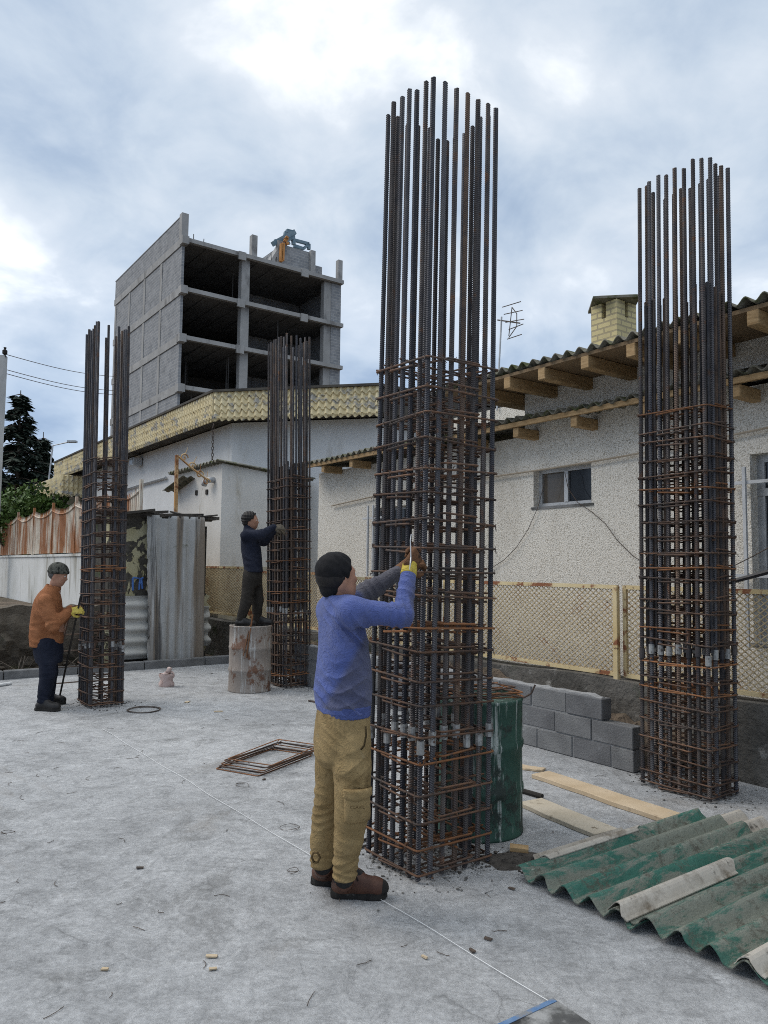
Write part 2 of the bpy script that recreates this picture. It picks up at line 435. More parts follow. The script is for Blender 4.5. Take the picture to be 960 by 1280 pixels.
def tie_mesh(t, w, nu, nv):
    """tie wire twisted round the crossings of one stirrup"""
    mb = MB()
    for k in range(nu):
        for x in (0, t):
            if random.random() < .35: continue
            y = w * k / (nu-1); s = -1 if x == 0 else 1
            mb.tube([(x+s*.015, y-.016, -.014), (x+s*.029, y, .0), (x+s*.015, y+.016, .014)], .0016, 4)
            mb.tube([(x+s*.027, y, .0), (x+s*random.uniform(.035,.05), y+random.uniform(-.02,.02), random.uniform(-.03,.03))], .0018, 4)
    for k in range(nv):
        for y in (0, w):
            if random.random() < .35: continue
            x = t * k / (nv-1); s = -1 if y == 0 else 1
            mb.tube([(x-.016, y+s*.015, -.014), (x, y+s*.029, 0), (x+.016, y+s*.015, .014)], .0016, 4)
            mb.tube([(x, y+s*.027, .0), (x+random.uniform(-.02,.02), y+s*random.uniform(.035,.05), random.uniform(-.03,.03))], .0018, 4)
    return mb.mesh('tie_wire', MAT['tie'])
BAR_L = 4.4
BARS = [rebar_mesh('rebar', BAR_L, .0125, MAT[k]) for k in ('rebar', 'rebar_b', 'rebar_r')]
cp = MB(); cp.lathe([(.0, 0), (.0195, 0), (.0195, .072), (0, .072)], 10)
COUP = cp.mesh('coupler', MAT['coupler'])
cp = MB(); cp.lathe([(.0, 0), (.0195, 0), (.0195, .072), (0, .072)], 10)
COUP2 = cp.mesh('coupler', MAT['rebar'])

def cage(label, front, t, w, nv, nu, H, hz, zc, lean=(0,0), lap=None, ties=True, rz=TH, rbar=1.0, couplers=.8):
    T = Thing('rebar_cage', label, 'rebar cage', (0,0,0), 'rebar column cages standing on the slab', frame='world')
    T.o.matrix_world = Matrix.Translation(front) @ Matrix.Rotation(lean[0], 4, 'Y') @ Matrix.Rotation(lean[1], 4, 'X') @ Matrix.Rotation(rz, 4, 'Z')
    pos = []
    for k in range(nv): pos += [(t*k/(nv-1), 0), (t*k/(nv-1), w)]
    for k in range(1, nu-1): pos += [(0, w*k/(nu-1)), (t, w*k/(nu-1))]
    for x, y in pos:
        jx, jy = random.uniform(-.004,.004), random.uniform(-.004,.004)
        me = random.choices(BARS, [5, 4, 2])[0]
        h = H + random.uniform(-.025, .025)
        tl = (random.gauss(0,.0009), random.gauss(0,.0009), random.uniform(0, 6))
        T.inst('rebar', me, (x+jx, y+jy, .012), tl, (rbar, rbar, h / BAR_L))
        if random.random() < couplers:
            T.inst('coupler', COUP if random.random() < .85 else COUP2, (x+jx, y+jy, zc + random.choice([0, 0, .02, -.04])), (0,0,0), (rbar, rbar, 1))
        if lap:
            d = .03
            sx = d if x < t*.1 else (-d if x > t*.9 else random.choice([-d, d])*.9)
            sy = d if y < w*.1 else (-d if y > w*.9 else random.choice([-d, d])*.9)
            if 0.1*t < x < .9*t: sy *= .4
            T.inst('rebar', random.choice(BARS), (x+sx, y+sy, zc+.05), (random.uniform(-.003,.003), random.uniform(-.003,.003), 1), (rbar, rbar, (lap - zc + random.uniform(-.03,.03)) / BAR_L))
    var = [hoop_mesh(t, w, MAT['hoop']) for _ in range(6)] + [hoop_mesh(t, w, MAT['hoop_o']) for _ in range(2)]
    tm = [tie_mesh(t, w, nu, nv) for _ in range(3)] if ties else []
    for i, z in enumerate(hz):
        me = random.choice(var[:6]) if random.random() < .86 else random.choice(var[6:])
        sk = 0 if i == 0 else 1
        h = T.inst('stirrup', me, (random.uniform(-.004,.004), random.uniform(-.004,.004), z + sk*random.uniform(-.020,.020)), (sk*random.uniform(-.034,.034), sk*random.uniform(-.034,.034), sk*random.uniform(-.012,.012)))
        if tm and i > 0:
            k = link(bpy.data.objects.new('tie_wire', random.choice(tm))); k.parent = h; k['kind'] = 'stuff'
    return T
def spaced(z0, z1, n): return [z0 + (z1 - z0) * i / (n - 1) for i in range(n)]
fc = G(522, 1104)
cage('tall central rebar cage that the man in the blue sweatshirt is tying', fc, .50, .45, 7, 7,
     D(540, 88, 4.0).z, [.04] + spaced(.17, D(532, 448, 4.05).z, 19), .70, (R(.78), R(.15)), rbar=1.06)
fr = G(888, 1004)
cage('rebar cage between the grey block wall and the green corrugated sheets', fr, .335, .55, 5, 8,
     D(880, 198, fr.y).z, [.04, .14] + spaced(.26, D(881, 508, fr.y).z, 23), 1.0, (R(.55), R(0)), lap=D(880, 380, fr.y+.3).z, rbar=1.15)
fl = G(114, 886)
cage('rebar cage that the man in the orange-brown jacket is working on', fl, .345, .52, 4, 7,
     D(125, 410, fl.y+.2).z, [.04] + spaced(.17, D(120, 574, fl.y).z, 20), .66, (R(-1.0), 0), rbar=1.12, ties=False)
fb = G(358, 861)
cage('distant rebar cage behind the rusty drum, tied by the man in dark clothes', fb, .36, .55, 6, 8,
     D(365, 424, fb.y+.2).z, [.04] + spaced(.16, D(360, 596, fb.y).z, 20), 1.0, (R(-1.0), 0), lap=D(360, 583, fb.y).z, ties=False)

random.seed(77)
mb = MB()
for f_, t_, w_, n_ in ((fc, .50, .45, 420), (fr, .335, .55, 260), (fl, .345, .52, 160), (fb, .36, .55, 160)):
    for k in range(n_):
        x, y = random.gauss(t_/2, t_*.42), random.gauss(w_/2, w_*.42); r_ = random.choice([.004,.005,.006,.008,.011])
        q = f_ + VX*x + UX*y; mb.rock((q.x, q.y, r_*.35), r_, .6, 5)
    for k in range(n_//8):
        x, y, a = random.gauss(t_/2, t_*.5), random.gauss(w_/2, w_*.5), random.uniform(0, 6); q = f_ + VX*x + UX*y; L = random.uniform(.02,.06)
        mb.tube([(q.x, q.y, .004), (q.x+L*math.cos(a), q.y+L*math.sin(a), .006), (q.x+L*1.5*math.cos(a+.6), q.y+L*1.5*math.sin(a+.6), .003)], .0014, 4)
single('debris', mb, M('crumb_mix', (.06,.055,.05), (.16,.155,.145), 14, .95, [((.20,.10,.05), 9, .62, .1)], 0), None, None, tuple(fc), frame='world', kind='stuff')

# ------------------------------------------------------------------ house with rough-cast walls
def cells(mb, a0, a1, b0, b1, z0, z1, holes):
    bs = sorted({b0, b1, *[h[0] for h in holes], *[h[1] for h in holes]}); zs = sorted({z0, z1, *[h[2] for h in holes], *[h[3] for h in holes]})
    bs = [b for b in bs if b0 <= b <= b1]; zs = [z for z in zs if z0 <= z <= z1]
    for i in range(len(bs)-1):
        for j in range(len(zs)-1):
            cb, cz = (bs[i]+bs[i+1])/2, (zs[j]+zs[j+1])/2
            if any(h[0] < cb < h[1] and h[2] < cz < h[3] for h in holes): continue
            mb.box(a0, a1, bs[i], bs[i+1], zs[j], zs[j+1])
def rect_px(x0, y0, x1, y1, a):
    p, q = SA(x0, y1, a), SA(x1, y0, a)
    zt = (SA(x0, y0, a).z + q.z) / 2; zb = p.z
    return (min(p[1], q[1]), max(p[1], q[1]), zb, zt)
H = Thing('pebbledash_house', 'house with rough white pebble-dashed walls and mossy corrugated eaves behind the wire fence', 'house', (AW, 5, 0))
w1 = rect_px(667, 583, 739, 634, AW)
p = SA(937, 568, AW); w2 = (p[1]-1.5, p[1], 1.0, p.z)
p = SA(463, 630, AW); q = SA(484, 630, AW); w3 = (q[1]-.5, p[1]-.05, 1.55, 2.55)
ZL = 3.25
b_up = SA(656, 500, AW)[1]; b_re = SA(545, 480, AF+.1)[1]
slot = (-3, SA(913, 470, AW)[1], 3.34, 3.52)
wl = MB(); cells(wl, AW, AW+.25, -4, 11.2, 0, ZL, [w1, w2, w3])
cells(wl, AW, AW+.25, -4, b_up, ZL, 3.80, [slot])
wl.box(AW+.25, AW+5, 10.95, 11.2, 0, ZL)               # gable end
wl.box(AW+.9, AW+1.1, b_up - .02, b_re + 1.6, ZL, 3.95)  # recessed upper wall
H.part('wall', wl, MAT['roughcast'])
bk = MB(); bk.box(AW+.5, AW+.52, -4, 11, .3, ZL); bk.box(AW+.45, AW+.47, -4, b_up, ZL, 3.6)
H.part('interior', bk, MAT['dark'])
# window of two sliding panes
def window(h, split, panes, fa=.10, fw=.045):
    b0, b1, z0, z1 = h; mb = MB(); A = AW + fa
    for bb in (b0, b1 - fw): mb.box(A, A+.05, bb, bb+fw, z0, z1)
    for q in (z0, z1 - fw): mb.box(A+.001, A+.049, b0+fw, b1-fw, q, q+fw)
    for s in split: mb.box(A-.008, A+.04, s-fw*.6, s+fw*.6, z0+fw, z1-fw)
    f = H.part('window', mb, MAT['metal_grey'])
    cuts = [b0] + list(split) + [b1]
    for i, pm in enumerate(panes):
        g = MB(); g.box(A+.02+.004*i, A+.026+.004*i, cuts[i]+fw*.5, cuts[i+1]-fw*.5, z0+fw*.5, z1-fw*.5)
        H.part('pane', g, MAT[pm], f)
    s = MB(); s.box(AW-.012, AW+.1, b0-.03, b1+.03, z0-.03, z0-.001); H.part('sill', s, MAT['kerb'], f)
    return f
window(w1, [(w1[0]+w1[1])/2+.01], ['pane_dark', 'pane_brown'])
f2 = window(w2, [w2[1]-.62], ['pane_dark', 'pane_dark'], .12, .07)
tr = MB(); zt = SA(945, 615, AW)[2]; tr.box(AW+.115, AW+.175, w2[0], w2[1], zt-.03, zt+.04); H.part('transom', tr, MAT['metal_grey'], f2)
cu = MB()
cu.sheet(lambda u, v: (AW+.24 + .02*math.sin(u*40), w2[1]-.62 - u*.5, 1.05 + v*(zt-1.15)), 40, 2, (.004,0,0)); H.part('curtain', cu, M('lace_curtain', (.16,.155,.15), (.24,.235,.22), 12, .9, (), 0), f2)
window(w3, [], ['pane_dark'], .12, .04)
# window guards of thin bars standing off the wall
def guard(bl, z0, z1, zb, out):
    mb = MB()
    for b in bl: mb.beam((AW-out, b, z0), (AW-out, b, z1), .028, .028, (0,1,0))
    for z in zb: mb.beam((AW-out+.02, min(bl)-.1, z), (AW-out+.02, max(bl)+.16, z), .03, .03)
    return mb
p = SA(930, 590, AW-.1)
H.part('window_guard', guard([p[1]-.0, p[1]-.42, p[1]-.84], .95, SA(945, 582, AW-.1).z, [SA(930, 603, AW-.1).z, 1.6], .1), MAT['rail_white'])
p = SA(460, 640, AW-.12)
H.part('window_guard', guard([p[1], p[1]-.14, p[1]-.28], 1.5, SA(460, 632, AW-.12).z, [SA(460, 648, AW-.1).z], .12), MAT['rail_white'])
# lower eave strip
PW = .155
def corr(b0, b1, a0, a1, z0, z1, amp=.026, nb=None, th=.012, na=4):
    mb = MB(); nb = nb or int((b1-b0)/PW*10)
    mb.sheet(lambda u, v: (a0+(a1-a0)*v, b0+(b1-b0)*u, z0+(z1-z0)*v + amp*math.sin(2*PI*(b0+(b1-b0)*u)/PW) + .012*math.sin((b0+(b1-b0)*u)*2.3)), nb, na, (0,0,-th))
    return mb
ae = AW - .42
ze = SA(700, 512, ae).z
H.part('lower_eave', corr(-3, 11.35, ae, AW+1.0, ze, ze+.10), MAT['moss_sheet'], smooth=True)
bt = MB(); bt.box(ae+.03, ae+.07, -3, 11.3, ze-.085, ze-.03); H.part('eave_batten', bt, MAT['wood'])
bs_ = [SA(640, 540, ae+.05)[1], SA(712, 525, ae+.05)[1], SA(912, 485, ae+.05)[1], SA(436, 572, ae+.05)[1], SA(401, 580, ae+.05)[1]]
d1 = bs_[0] - bs_[1]
bs_ += [bs_[1]-d1, bs_[0]+d1, bs_[0]+2*d1]
for b in bs_:
    r = MB(); r.box(ae+.06, AW-.001, b-.09, b, ze-.20, ze-.087); H.part('rafter', r, MAT['wood'], bevel=.006)
# upper roof: eave edge over the fence, falling slightly to the wall
au = AF + .08
zu = (SA(622, 461, au).z + SA(955, 368, au).z) / 2
zs = SA(784, 469, AW).z
sl = (zs - (zu-.16)) / (AW - au)
rf = H.part('roof', corr(-4, b_re, au, au+5.0, zu-.02, zu-.02 + sl*5.0*.5, .03, th=.014), MAT['moss_sheet'], smooth=True)
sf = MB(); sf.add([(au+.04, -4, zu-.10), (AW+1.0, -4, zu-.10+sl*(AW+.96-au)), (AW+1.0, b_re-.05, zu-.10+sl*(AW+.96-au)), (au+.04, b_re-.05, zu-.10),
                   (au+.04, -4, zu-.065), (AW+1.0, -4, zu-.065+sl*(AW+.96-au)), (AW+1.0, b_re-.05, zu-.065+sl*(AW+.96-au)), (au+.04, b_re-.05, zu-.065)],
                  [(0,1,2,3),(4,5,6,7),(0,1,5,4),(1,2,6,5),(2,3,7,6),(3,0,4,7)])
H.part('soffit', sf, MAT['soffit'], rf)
ub = [SA(631, 470, au)[1], SA(674, 458, au)[1], SA(728, 441, au)[1], SA(938, 383, au)[1]]
dd = (ub[0]-ub[2])/2
for b in [ub[0], ub[1], ub[2], ub[2]-dd, ub[2]-2*dd, ub[3], ub[3]-dd, ub[3]-2*dd, ub[0]+dd]:
    r = MB(); r.beam((au+.03, b, zu-.165), (AW+(.9 if b > b_up else 0), b, zu-.165+sl*(AW-au+(.9 if b > b_up else 0))), .10, .125); H.part('rafter', r, MAT['wood'], rf, bevel=.006)
# clothes line pipe along the wall
pz = SA(700, 640, AW-.06)
p0, p1 = SA(615, 596, AW-.05), SA(958, 535, AW-.05)
mb = MB(); mb.tube([p0 + (p1-p0)*t - Vector((0,0,.03*math.sin(PI*t))) for t in np.linspace(-1.1, 1.3, 24)], .011, 6)
single('wall_cable', mb, M('cable_tan', (.33,.27,.20), (.42,.36,.28), 5, .7, (), 0), 'tan cable strung level along the pebble-dashed wall above the small window', 'cable', (AW-.05, 5, 3))
# thin dark wires drooping on the wall
def wire(lab, pts, a, r=.004):
    P = [SA(x, y, a) for x, y in pts]; mb = MB(); mb.tube(P, r, 5)
    single('hanging_wire', mb, MAT['tie'], lab, 'wire', tuple(P[0]))
wire('thin black wire drooping down the wall from the left half of the small window', [(682,592),(679,610),(672,635),(660,662),(645,685),(630,700),(616,709),(590,716)], AW-.03)
wire('thin black wire curving down the wall from the right side of the small window', [(706,590),(710,610),(722,628),(740,640),(757,655),(772,676),(790,694),(805,704)], AW-.03)
wire('thin black wire rising across the barred window', [(905,712),(918,707),(940,696),(962,684),(985,672)], AW-.16, .005)
mb = MB(); mb.tube([SA(872,737,AW-.25), SA(915,727,AW-.25), SA(960,715,AW-.25), SA(1010,700,AW-.25)], .022, 6)
single('black_pipe', mb, M('black_plastic', (.02,.02,.022), (.04,.04,.045), 8, .5, (), 0), 'slanting black plastic pipe in front of the barred window', 'pipe', (AW-.25, 3, 1.6))
# chimney
c = SA(767, 402, 8.2); ct = SA(767, 377, 8.2).z
def brick_mat(name, c1, c2, mort, sx, sy, ms=.02, coord='object', axis='xy', dirt=.3):
    mt, nt, bs = new_mat(name)
    tcn = nt.nodes.new('ShaderNodeTexCoord'); se = nt.nodes.new('ShaderNodeSeparateXYZ'); nt.links.new(tcn.outputs['Object'], se.inputs[0])
    co = nt.nodes.new('ShaderNodeCombineXYZ')
    nt.links.new(math_n(nt, 'ADD', se.outputs[0], se.outputs[1]), co.inputs[0]); nt.links.new(se.outputs[2], co.inputs[1])
    b = nt.nodes.new('ShaderNodeTexBrick'); nt.links.new(co.outputs[0], b.inputs['Vector'])
    b.inputs['Scale'].default_value = 1; b.inputs['Brick Width'].default_value = sx; b.inputs['Row Height'].default_value = sy
    b.inputs['Mortar Size'].default_value = ms; b.inputs['Color1'].default_value = rgb(c1); b.inputs['Color2'].default_value = rgb(c2); b.inputs['Mortar'].default_value = rgb(mort)
    n = noise(nt, coords(nt, 'object', (1,1,1)), 1.3, 8, .7)
    f = ramp(nt, n, [(.42, 0), (.7, 1)])
    col = mix(nt, math_n(nt, 'MULTIPLY', f, dirt), b.outputs['Color'], tuple(k*.45 for k in c1))
    nt.links.new(col, bs.inputs['Base Color']); bs.inputs['Roughness'].default_value = .9; bs.inputs['Specular IOR Level'].default_value = .15
    bump(nt, bs, math_n(nt, 'SUBTRACT', 1.0, b.outputs['Fac']), .6, .01)
    return mt
CH = Thing('chimney_stack', 'pale yellow brick chimney with a dark slab cap above the mossy corrugated roof', 'chimney', (c[0], c[1], 3.3))
hw = .205; zc_ = ct - .27
mb = MB(); mb.box(c[0]-hw, c[0]+hw, c[1]-hw, c[1]+hw, 3.3, zc_)
for i in (-1, 1):
    for j in (-1, 1): mb.box(c[0]+i*hw, c[0]+i*(hw-.17), c[1]+j*hw, c[1]+j*(hw-.17), zc_, ct-.06)
CH.part('stack', mb, brick_mat('chimney_brick', (.68,.58,.31), (.58,.49,.27), (.40,.34,.22), .21, .075, .012, dirt=.4))
mb = MB(); mb.lathe([(0,.10),(.26,.045),(.42,0),(.42,-.03),(0,-.04)], 4, (c[0], c[1], ct-.02)); 
cpo = CH.part('cap', mb, MAT['moss_sheet'])
mb = MB(); mb.box(c[0]-hw+.06, c[0]+hw-.06, c[1]-hw+.06, c[1]+hw-.06, zc_-.3, zc_-.02); CH.part('flue', mb, MAT['dark'])
# tv antenna
A0 = SA(621, 462, 7.6); A1 = SA(627, 396, 7.6)
AN = Thing('roof_antenna', 'thin metal television antenna on a leaning mast above the eaves', 'antenna', tuple(A0))
mb = MB(); mb.tube([A0 - Vector((0,0,.6)), A1], .013, 6); AN.part('mast', mb, MAT['metal_grey'])
mb = MB(); sp = [SA(622, 400, 7.6), SA(650, 404, 7.6)]
mb.tube(sp, .010, 5)
for k, (x0,y0,x1,y1) in enumerate([(628,384,651,377),(630,393,653,388),(632,403,655,399),(636,412,654,405),(634,424,652,418),(636,420,640,384),(640,384,646,392),(646,392,646,408),(646,408,636,422)]):
    mb.tube([SA(x0,y0,7.6), SA(x1,y1,7.6)], .007, 5)
AN.part('element', mb, MAT['tie'])

# ------------------------------------------------------------------ plinth and wire fence
pl = MB()
def plz(b): return SA(960, 881, AF).z if b < 7.5 else SA(960, 881, AF).z + .05
zp = SA(900, 871, AF).z
pl.sheet(lambda u, v: (AF + .03*math.sin(u*60)*math.sin(v*5) , -3 + 17*u, -.1 + v*(zp+.1) + (.02*math.sin(u*45) if v == 1 else 0)), 90, 5, (.26,0,0))
single('plinth_wall', pl, MAT['plinth'], 'low rough dark concrete wall under the cream wire fence', 'low wall', (AF, 5, 0))
FN = Thing('wire_fence', 'cream painted fence of diagonal wire mesh with rust patches, standing on the low dark wall', 'fence', (AF, 5, zp))
bp = SA(768, 790, AF)[1]; PL = 2.55
zt0 = SA(768, 734, AF).z
def panel(b0, b1, z0, z1):
    mb = MB(); A = AF + .1
    for z in (z0, z1): mb.beam((A, b0, z), (A, b1, z), .036, .036)
    for b in (b0, b1): mb.beam((A-.002, b, z0-.016), (A-.002, b, z1+.016), .034, .034, (0,1,0))
    f = FN.part('panel_frame', mb, MAT['fence_frame'])
    ms = MB(); dx, dz = .066, .052; Wd, Hd = b1-b0-.02, z1-z0-.02
    slope = dz / dx
    for s in (1, -1):
        k = -Hd/slope
        while k < Wd:
            # line b = k + t, z = t*slope
            t0 = max(0, -k); t1 = min(Hd/slope, Wd - k)
            if t1 - t0 > .02:
                q = lambda t: (A + s*.003 + random.uniform(-.001,.001), b0+.01 + (k+t if s == 1 else Wd-(k+t)), z0+.01 + t*slope)
                ms.beam(q(t0), q(t1), .0078, .0078, (1,0,0))
            k += dx
    FN.part('wire_mesh', ms, MAT['chain'], f)
bk_ = bp
for i in range(-2, 4):
    b0, b1 = bp + i*PL, bp + (i+1)*PL
    up_ = .0 if i < 2 else (.05 if i == 2 else .12)
    panel(b0+.05, b1-.05, zp+.045+up_*.5, zt0+up_)
    mb = MB(); mb.beam((AF+.03, b0, zp-.2 if i else zp-.28), (AF+.03, b0, zt0+.01+up_), .045, .05, (0,1,0)); FN.part('post', mb, MAT['fence_frame'], bevel=.004)

# ------------------------------------------------------------------ grey block wall
BW = Thing('block_wall', 'low stepped wall of grey hollow blocks behind the planks', 'block wall', (5.3, 5, 0))
b_end = SA(792, 940, 5.30)[1]; zt_ = SA(700, 868, 5.3).z; hb = max(.185, min(.22, zt_/3)); a0b = 5.30
for row in range(3):
    st = b_end + (.0, .0, .30)[row]
    k = 0; b = st
    first = (.22, .42, .40)[row]
    while b < 9.2:
        L = first if k == 0 else .41
        mb = MB(); j = random.uniform(-.006,.006)
        mb.box(a0b+j, a0b+.13+j, b+.005, b+L-.005, row*hb+.004, (row+1)*hb-.006)
        BW.part('block', mb, MAT['block'], bevel=.006)
        b += L; k += 1
mb = MB()
mb.box(a0b+.012, a0b+.118, b_end+.02, 9.2, .002, 2*hb-.01); mb.box(a0b+.012, a0b+.118, b_end+.32, 9.2, 2*hb-.01, 3*hb-.012)
rb_ = np.random.RandomState(9).uniform(-.012,.012,(90,6)); mb.sheet(lambda u, v: (a0b+.012+.10*v, b_end+.33+u*5.4, 3*hb + .002 + rb_[int(u*80), int(v*4)]), 80, 4, (0,0,-.02))
BW.part('mortar', mb, MAT['mortar'])
mb = MB(); re_ = np.random.RandomState(10).uniform(-.05,.05,(90,10))
mb.sheet(lambda u, v: (a0b+.14+(AF-a0b-.15)*v, b_end-.2+u*7.5, .12+.30*min(1,u*3)+.12*v+re_[int(u*80), int(v*8)]), 80, 8, (0,0,-.10))
single('soil_fill', mb, MAT['earth'], None, None, (5.5, 5, 0), kind='stuff')
# ------------------------------------------------------------------ white house with the yellow scalloped fascia
def fascia_mat():
    mt, nt, bs = new_mat('yellow_tile_sheet')
    v = coords(nt, 'world', (1,1,1))
    col = ramp(nt, noise(nt, v, 1.6, 6), [(.3, (.64,.52,.29)), (.7, (.76,.66,.43))])
    f = ramp(nt, noise(nt, coords(nt, 'world', (1,1,1.6)), 2.4, 9, .7), [(.53, 0), (.58, 1)])
    col = mix(nt, f, col, (.38,.36,.32))
    f = ramp(nt, noise(nt, v, 6, 9, .75), [(.57, 0), (.66, 1)])
    col = mix(nt, f, col, (.22,.145,.065))
    nt.links.new(col, bs.inputs['Base Color']); bs.inputs['Roughness'].default_value = .8; bs.inputs['Specular IOR Level'].default_value = .2
    bump(nt, bs, noise(nt, v, 30, 5), .2, .01)
    return mt
MAT['fascia'] = fascia_mat()
MAT['roof_dark'] = M('roof_edge_dark', (.05,.045,.04), (.10,.09,.075), 3, .9, (), 0)
K = site(D(268, 490, 16.0)); K2 = site(D(475, 479, 15.25))
kz1 = K.z; kz0 = SB(268, 524, K[1]).z
WH = Thing('white_house', 'white plastered house with a yellow scalloped tile fascia round its flat roof', 'house', (K[0], K[1], 0))
def fascia(p, q, z0, z1, P=.155, rows=4):
    p, q = Vector((p[0], p[1], 0)), Vector((q[0], q[1], 0)); L = (q - p).length; d = (q - p) / L
    n = Vector((d.y, -d.x, 0))
    if n.dot(Vector((p.x, p.y, 0)) * -1) < 0: n = -n
    mb = MB(); nu = int(L / P * 10)
    def fn(u, v):
        s = u * L; w = math.sin(2*PI*s/P)
        t = v * rows + (.22 * w if 0 < v < 1 else 0); fr = t - math.floor(t)
        o = .035*w*.6 + .034*fr
        z = z1 + (z0 - z1)*v - (.055 * (w*.5+.5) if v == 1 else 0)
        return p + d*s + n*o + Vector((0,0,z))
    mb.sheet(fn, nu, 30, -n*.03)
    return mb, d, n
Lk = 14.6
mb, d_, n_ = fascia((K[0], K[1]+Lk), (K[0], K[1]), kz0, kz1); WH.part('fascia', mb, MAT['fascia'])
mb, d2, n2_ = fascia((K[0], K[1]), (K2[0], K2[1]), kz0, kz1); WH.part('fascia', mb, MAT['fascia'])
# wall set back under the overhang
off = .55
k2i = Vector((K2[0], K2[1], 0)) - n2_*off; kc = Vector((K[0]+off, K[1]+.25, 0))
mb = MB()
def slab(mb, pts, z0, z1):
    n = len(pts)
    mb.add([(x,y,z0) for x,y in pts] + [(x,y,z1) for x,y in pts], [tuple(range(n))[::-1], tuple(range(n,2*n))] + [(i,(i+1)%n,n+(i+1)%n,n+i) for i in range(n)])
slab(mb, [(kc.x, K[1]+Lk-1.6), (kc.x, kc.y), (k2i.x, k2i.y), (k2i.x+6, k2i.y+1), (k2i.x+6, K[1]+Lk-1.6)], 0, kz0+.02)
WH.part('wall', mb, MAT['plaster'])
mb = MB(); slab(mb, [(K[0]+.06, K[1]+Lk), (K[0]+.06, K[1]+.05), (K2[0]-n2_.x*.06, K2[1]-n2_.y*.06), (K2[0]+5, K2[1]), (K2[0]+5, K[1]+Lk)], kz0+.05, kz1-.04)
slab(mb, [(K[0]-.06, K[1]+Lk+.03), (K[0]-.06, K[1]-.03), (K2[0]+n2_.x*.07, K2[1]+n2_.y*.07), (K2[0]+5.1, K2[1]), (K2[0]+5.1, K[1]+Lk+.03)], kz1-.01, kz1+.04)
WH.part('roof', mb, MAT['roof_dark'])
p = SA(44, 606, K[0]-.3); q = SA(76, 628, K[0]-.3); r = SA(44, 628, K[0]-.3)
mb, _, _ = fascia((K[0]-.3, p[1]), (K[0]-.3, q[1]), r.z, p.z, rows=3); cn = WH.part('canopy', mb, MAT['fascia'])
mb, _, _ = fascia((K[0]-.3, q[1]), (K[0]+.5, q[1]), r.z, p.z, rows=3); WH.part('canopy_side', mb, MAT['fascia'], cn)
mb = MB(); mb.box(K[0]-.24, K[0]+.5, q[1]+.05, p[1], p.z-.1, p.z-.04); WH.part('canopy_top', mb, MAT['roof_dark'], cn)
# flood light, pipe, cable, chain
p = SA(170, 577, kc.x-.15); mb = MB(); mb.box(p[0]-.14, p[0]+.12, p[1]-.17, p[1]+.17, p[2]-.12, p[2]+.10); mb.box(p[0]+.05, kc.x, p[1]-.03, p[1]+.03, p[2]-.04, p[2]+.0)
fl_ = WH.part('floodlight', mb, MAT['metal_grey'], bevel=.01)
mb = MB(); mb.box(p[0]-.15, p[0]-.142, p[1]-.13, p[1]+.13, p[2]-.09, p[2]+.07); WH.part('lens', mb, MAT['pane_brown'], fl_)
mb = MB(); mb.tube([SA(156, 612, kc.x-.06), SA(180, 604.5, kc.x-.06), SA(207, 597, kc.x-.06)], .035, 6); WH.part('wall_pipe', mb, MAT['metal_grey'])
mb = MB(); mb.tube([SA(82, 615, kc.x-.1), SA(88, 617, kc.x-.1), SA(97, 623, kc.x-.1), SA(104, 616, kc.x-.1)], .03, 6); WH.part('cable', mb, MAT['tie'])
p = SA(76, 624, K[0]+.1); mb = MB(); mb.tube([p + Vector((0,.3,.05)), p + Vector((0,0,0)), p + Vector((.25,-.15,-.35)), p + Vector((.35,-.2,-2.5))], .09, 8); WH.part('drain_pipe', mb, MAT['plaster'], smooth=True)
mb = MB(); c0 = D(266.5, 532, 15.9); c0 = site(c0)
for k in range(22): mb.tube(rrect(-.022, .022, -.0, .0, 0, .02) if False else [Vector((c0[0]+.025*math.cos(a)*(k%2), c0[1]+.025*math.cos(a)*((k+1)%2), c0[2]-.07*k+.045*math.sin(a))) for a in np.linspace(0, 2*PI, 8)[:-1]], .008, 4, True)
WH.part('chain', mb, MAT['tie'])

# ------------------------------------------------------------------ lean-to annex
NA = site(D(278, 577, 14.6)); nz = NA.z
AX = Thing('annex', 'small plastered annex with a thin corrugated roof and a bent grey vent pipe', 'annex', (NA[0], NA[1], 0))
bL = SA(219, 600, NA[0])[1]; zl = 1.62
mb = MB(); nzr = SB(331, 588, NA[1]).z; aR = SB(331, 588, NA[1])[0]
sl2 = (nzr - nz) / (aR - NA[0]); a2 = NA[0] + 1.9
slb = [(NA[0], nz-.03), (a2, nz-.03+sl2*(a2-NA[0]))]
def wall_prism(mb, z0, z1a, z1b, e=0):
    x0, x1, y0, y1 = NA[0]-e, a2, NA[1]-e, bL
    mb.add([(x0,y0,z0),(x1,y0,z0),(x1,y1,z0),(x0,y1,z0),(x0,y0,z1a),(x1,y0,z1b),(x1,y1,z1b),(x0,y1,z1a)],
              [(3,2,1,0),(4,5,6,7),(0,1,5,4),(1,2,6,5),(2,3,7,6),(3,0,4,7)])
wall_prism(mb, zl, slb[0][1], slb[1][1]); AX.part('wall', mb, MAT['annex'])
mb = MB(); wall_prism(mb, 0, zl, zl, .02); AX.part('lower_wall', mb, MAT['annex_low'])
mb = MB(); mb.sheet(lambda u, v: (NA[0]-.14+(a2-NA[0]+.3)*v, NA[1]-.10+(bL-NA[1]+.2)*u, nz+.01+sl2*((a2-NA[0])*v) + .028*math.sin(u*(bL-NA[1])/PW*2*PI)), 160, 4, (0,0,-.014))
AX.part('roof', mb, MAT['moss_sheet'], smooth=True)
p = SA(268, 600, NA[0]); mb = MB()
mb.tube([p + Vector((.1,0,.0)), p + Vector((-.08,0,0)), p + Vector((-.13,.05,-.01)), p + Vector((-.14,.14,-.04)), p + Vector((-.14,.18,-.10))], .06, 10); AX.part('vent_pipe', mb, MAT['metal_grey'], smooth=True)
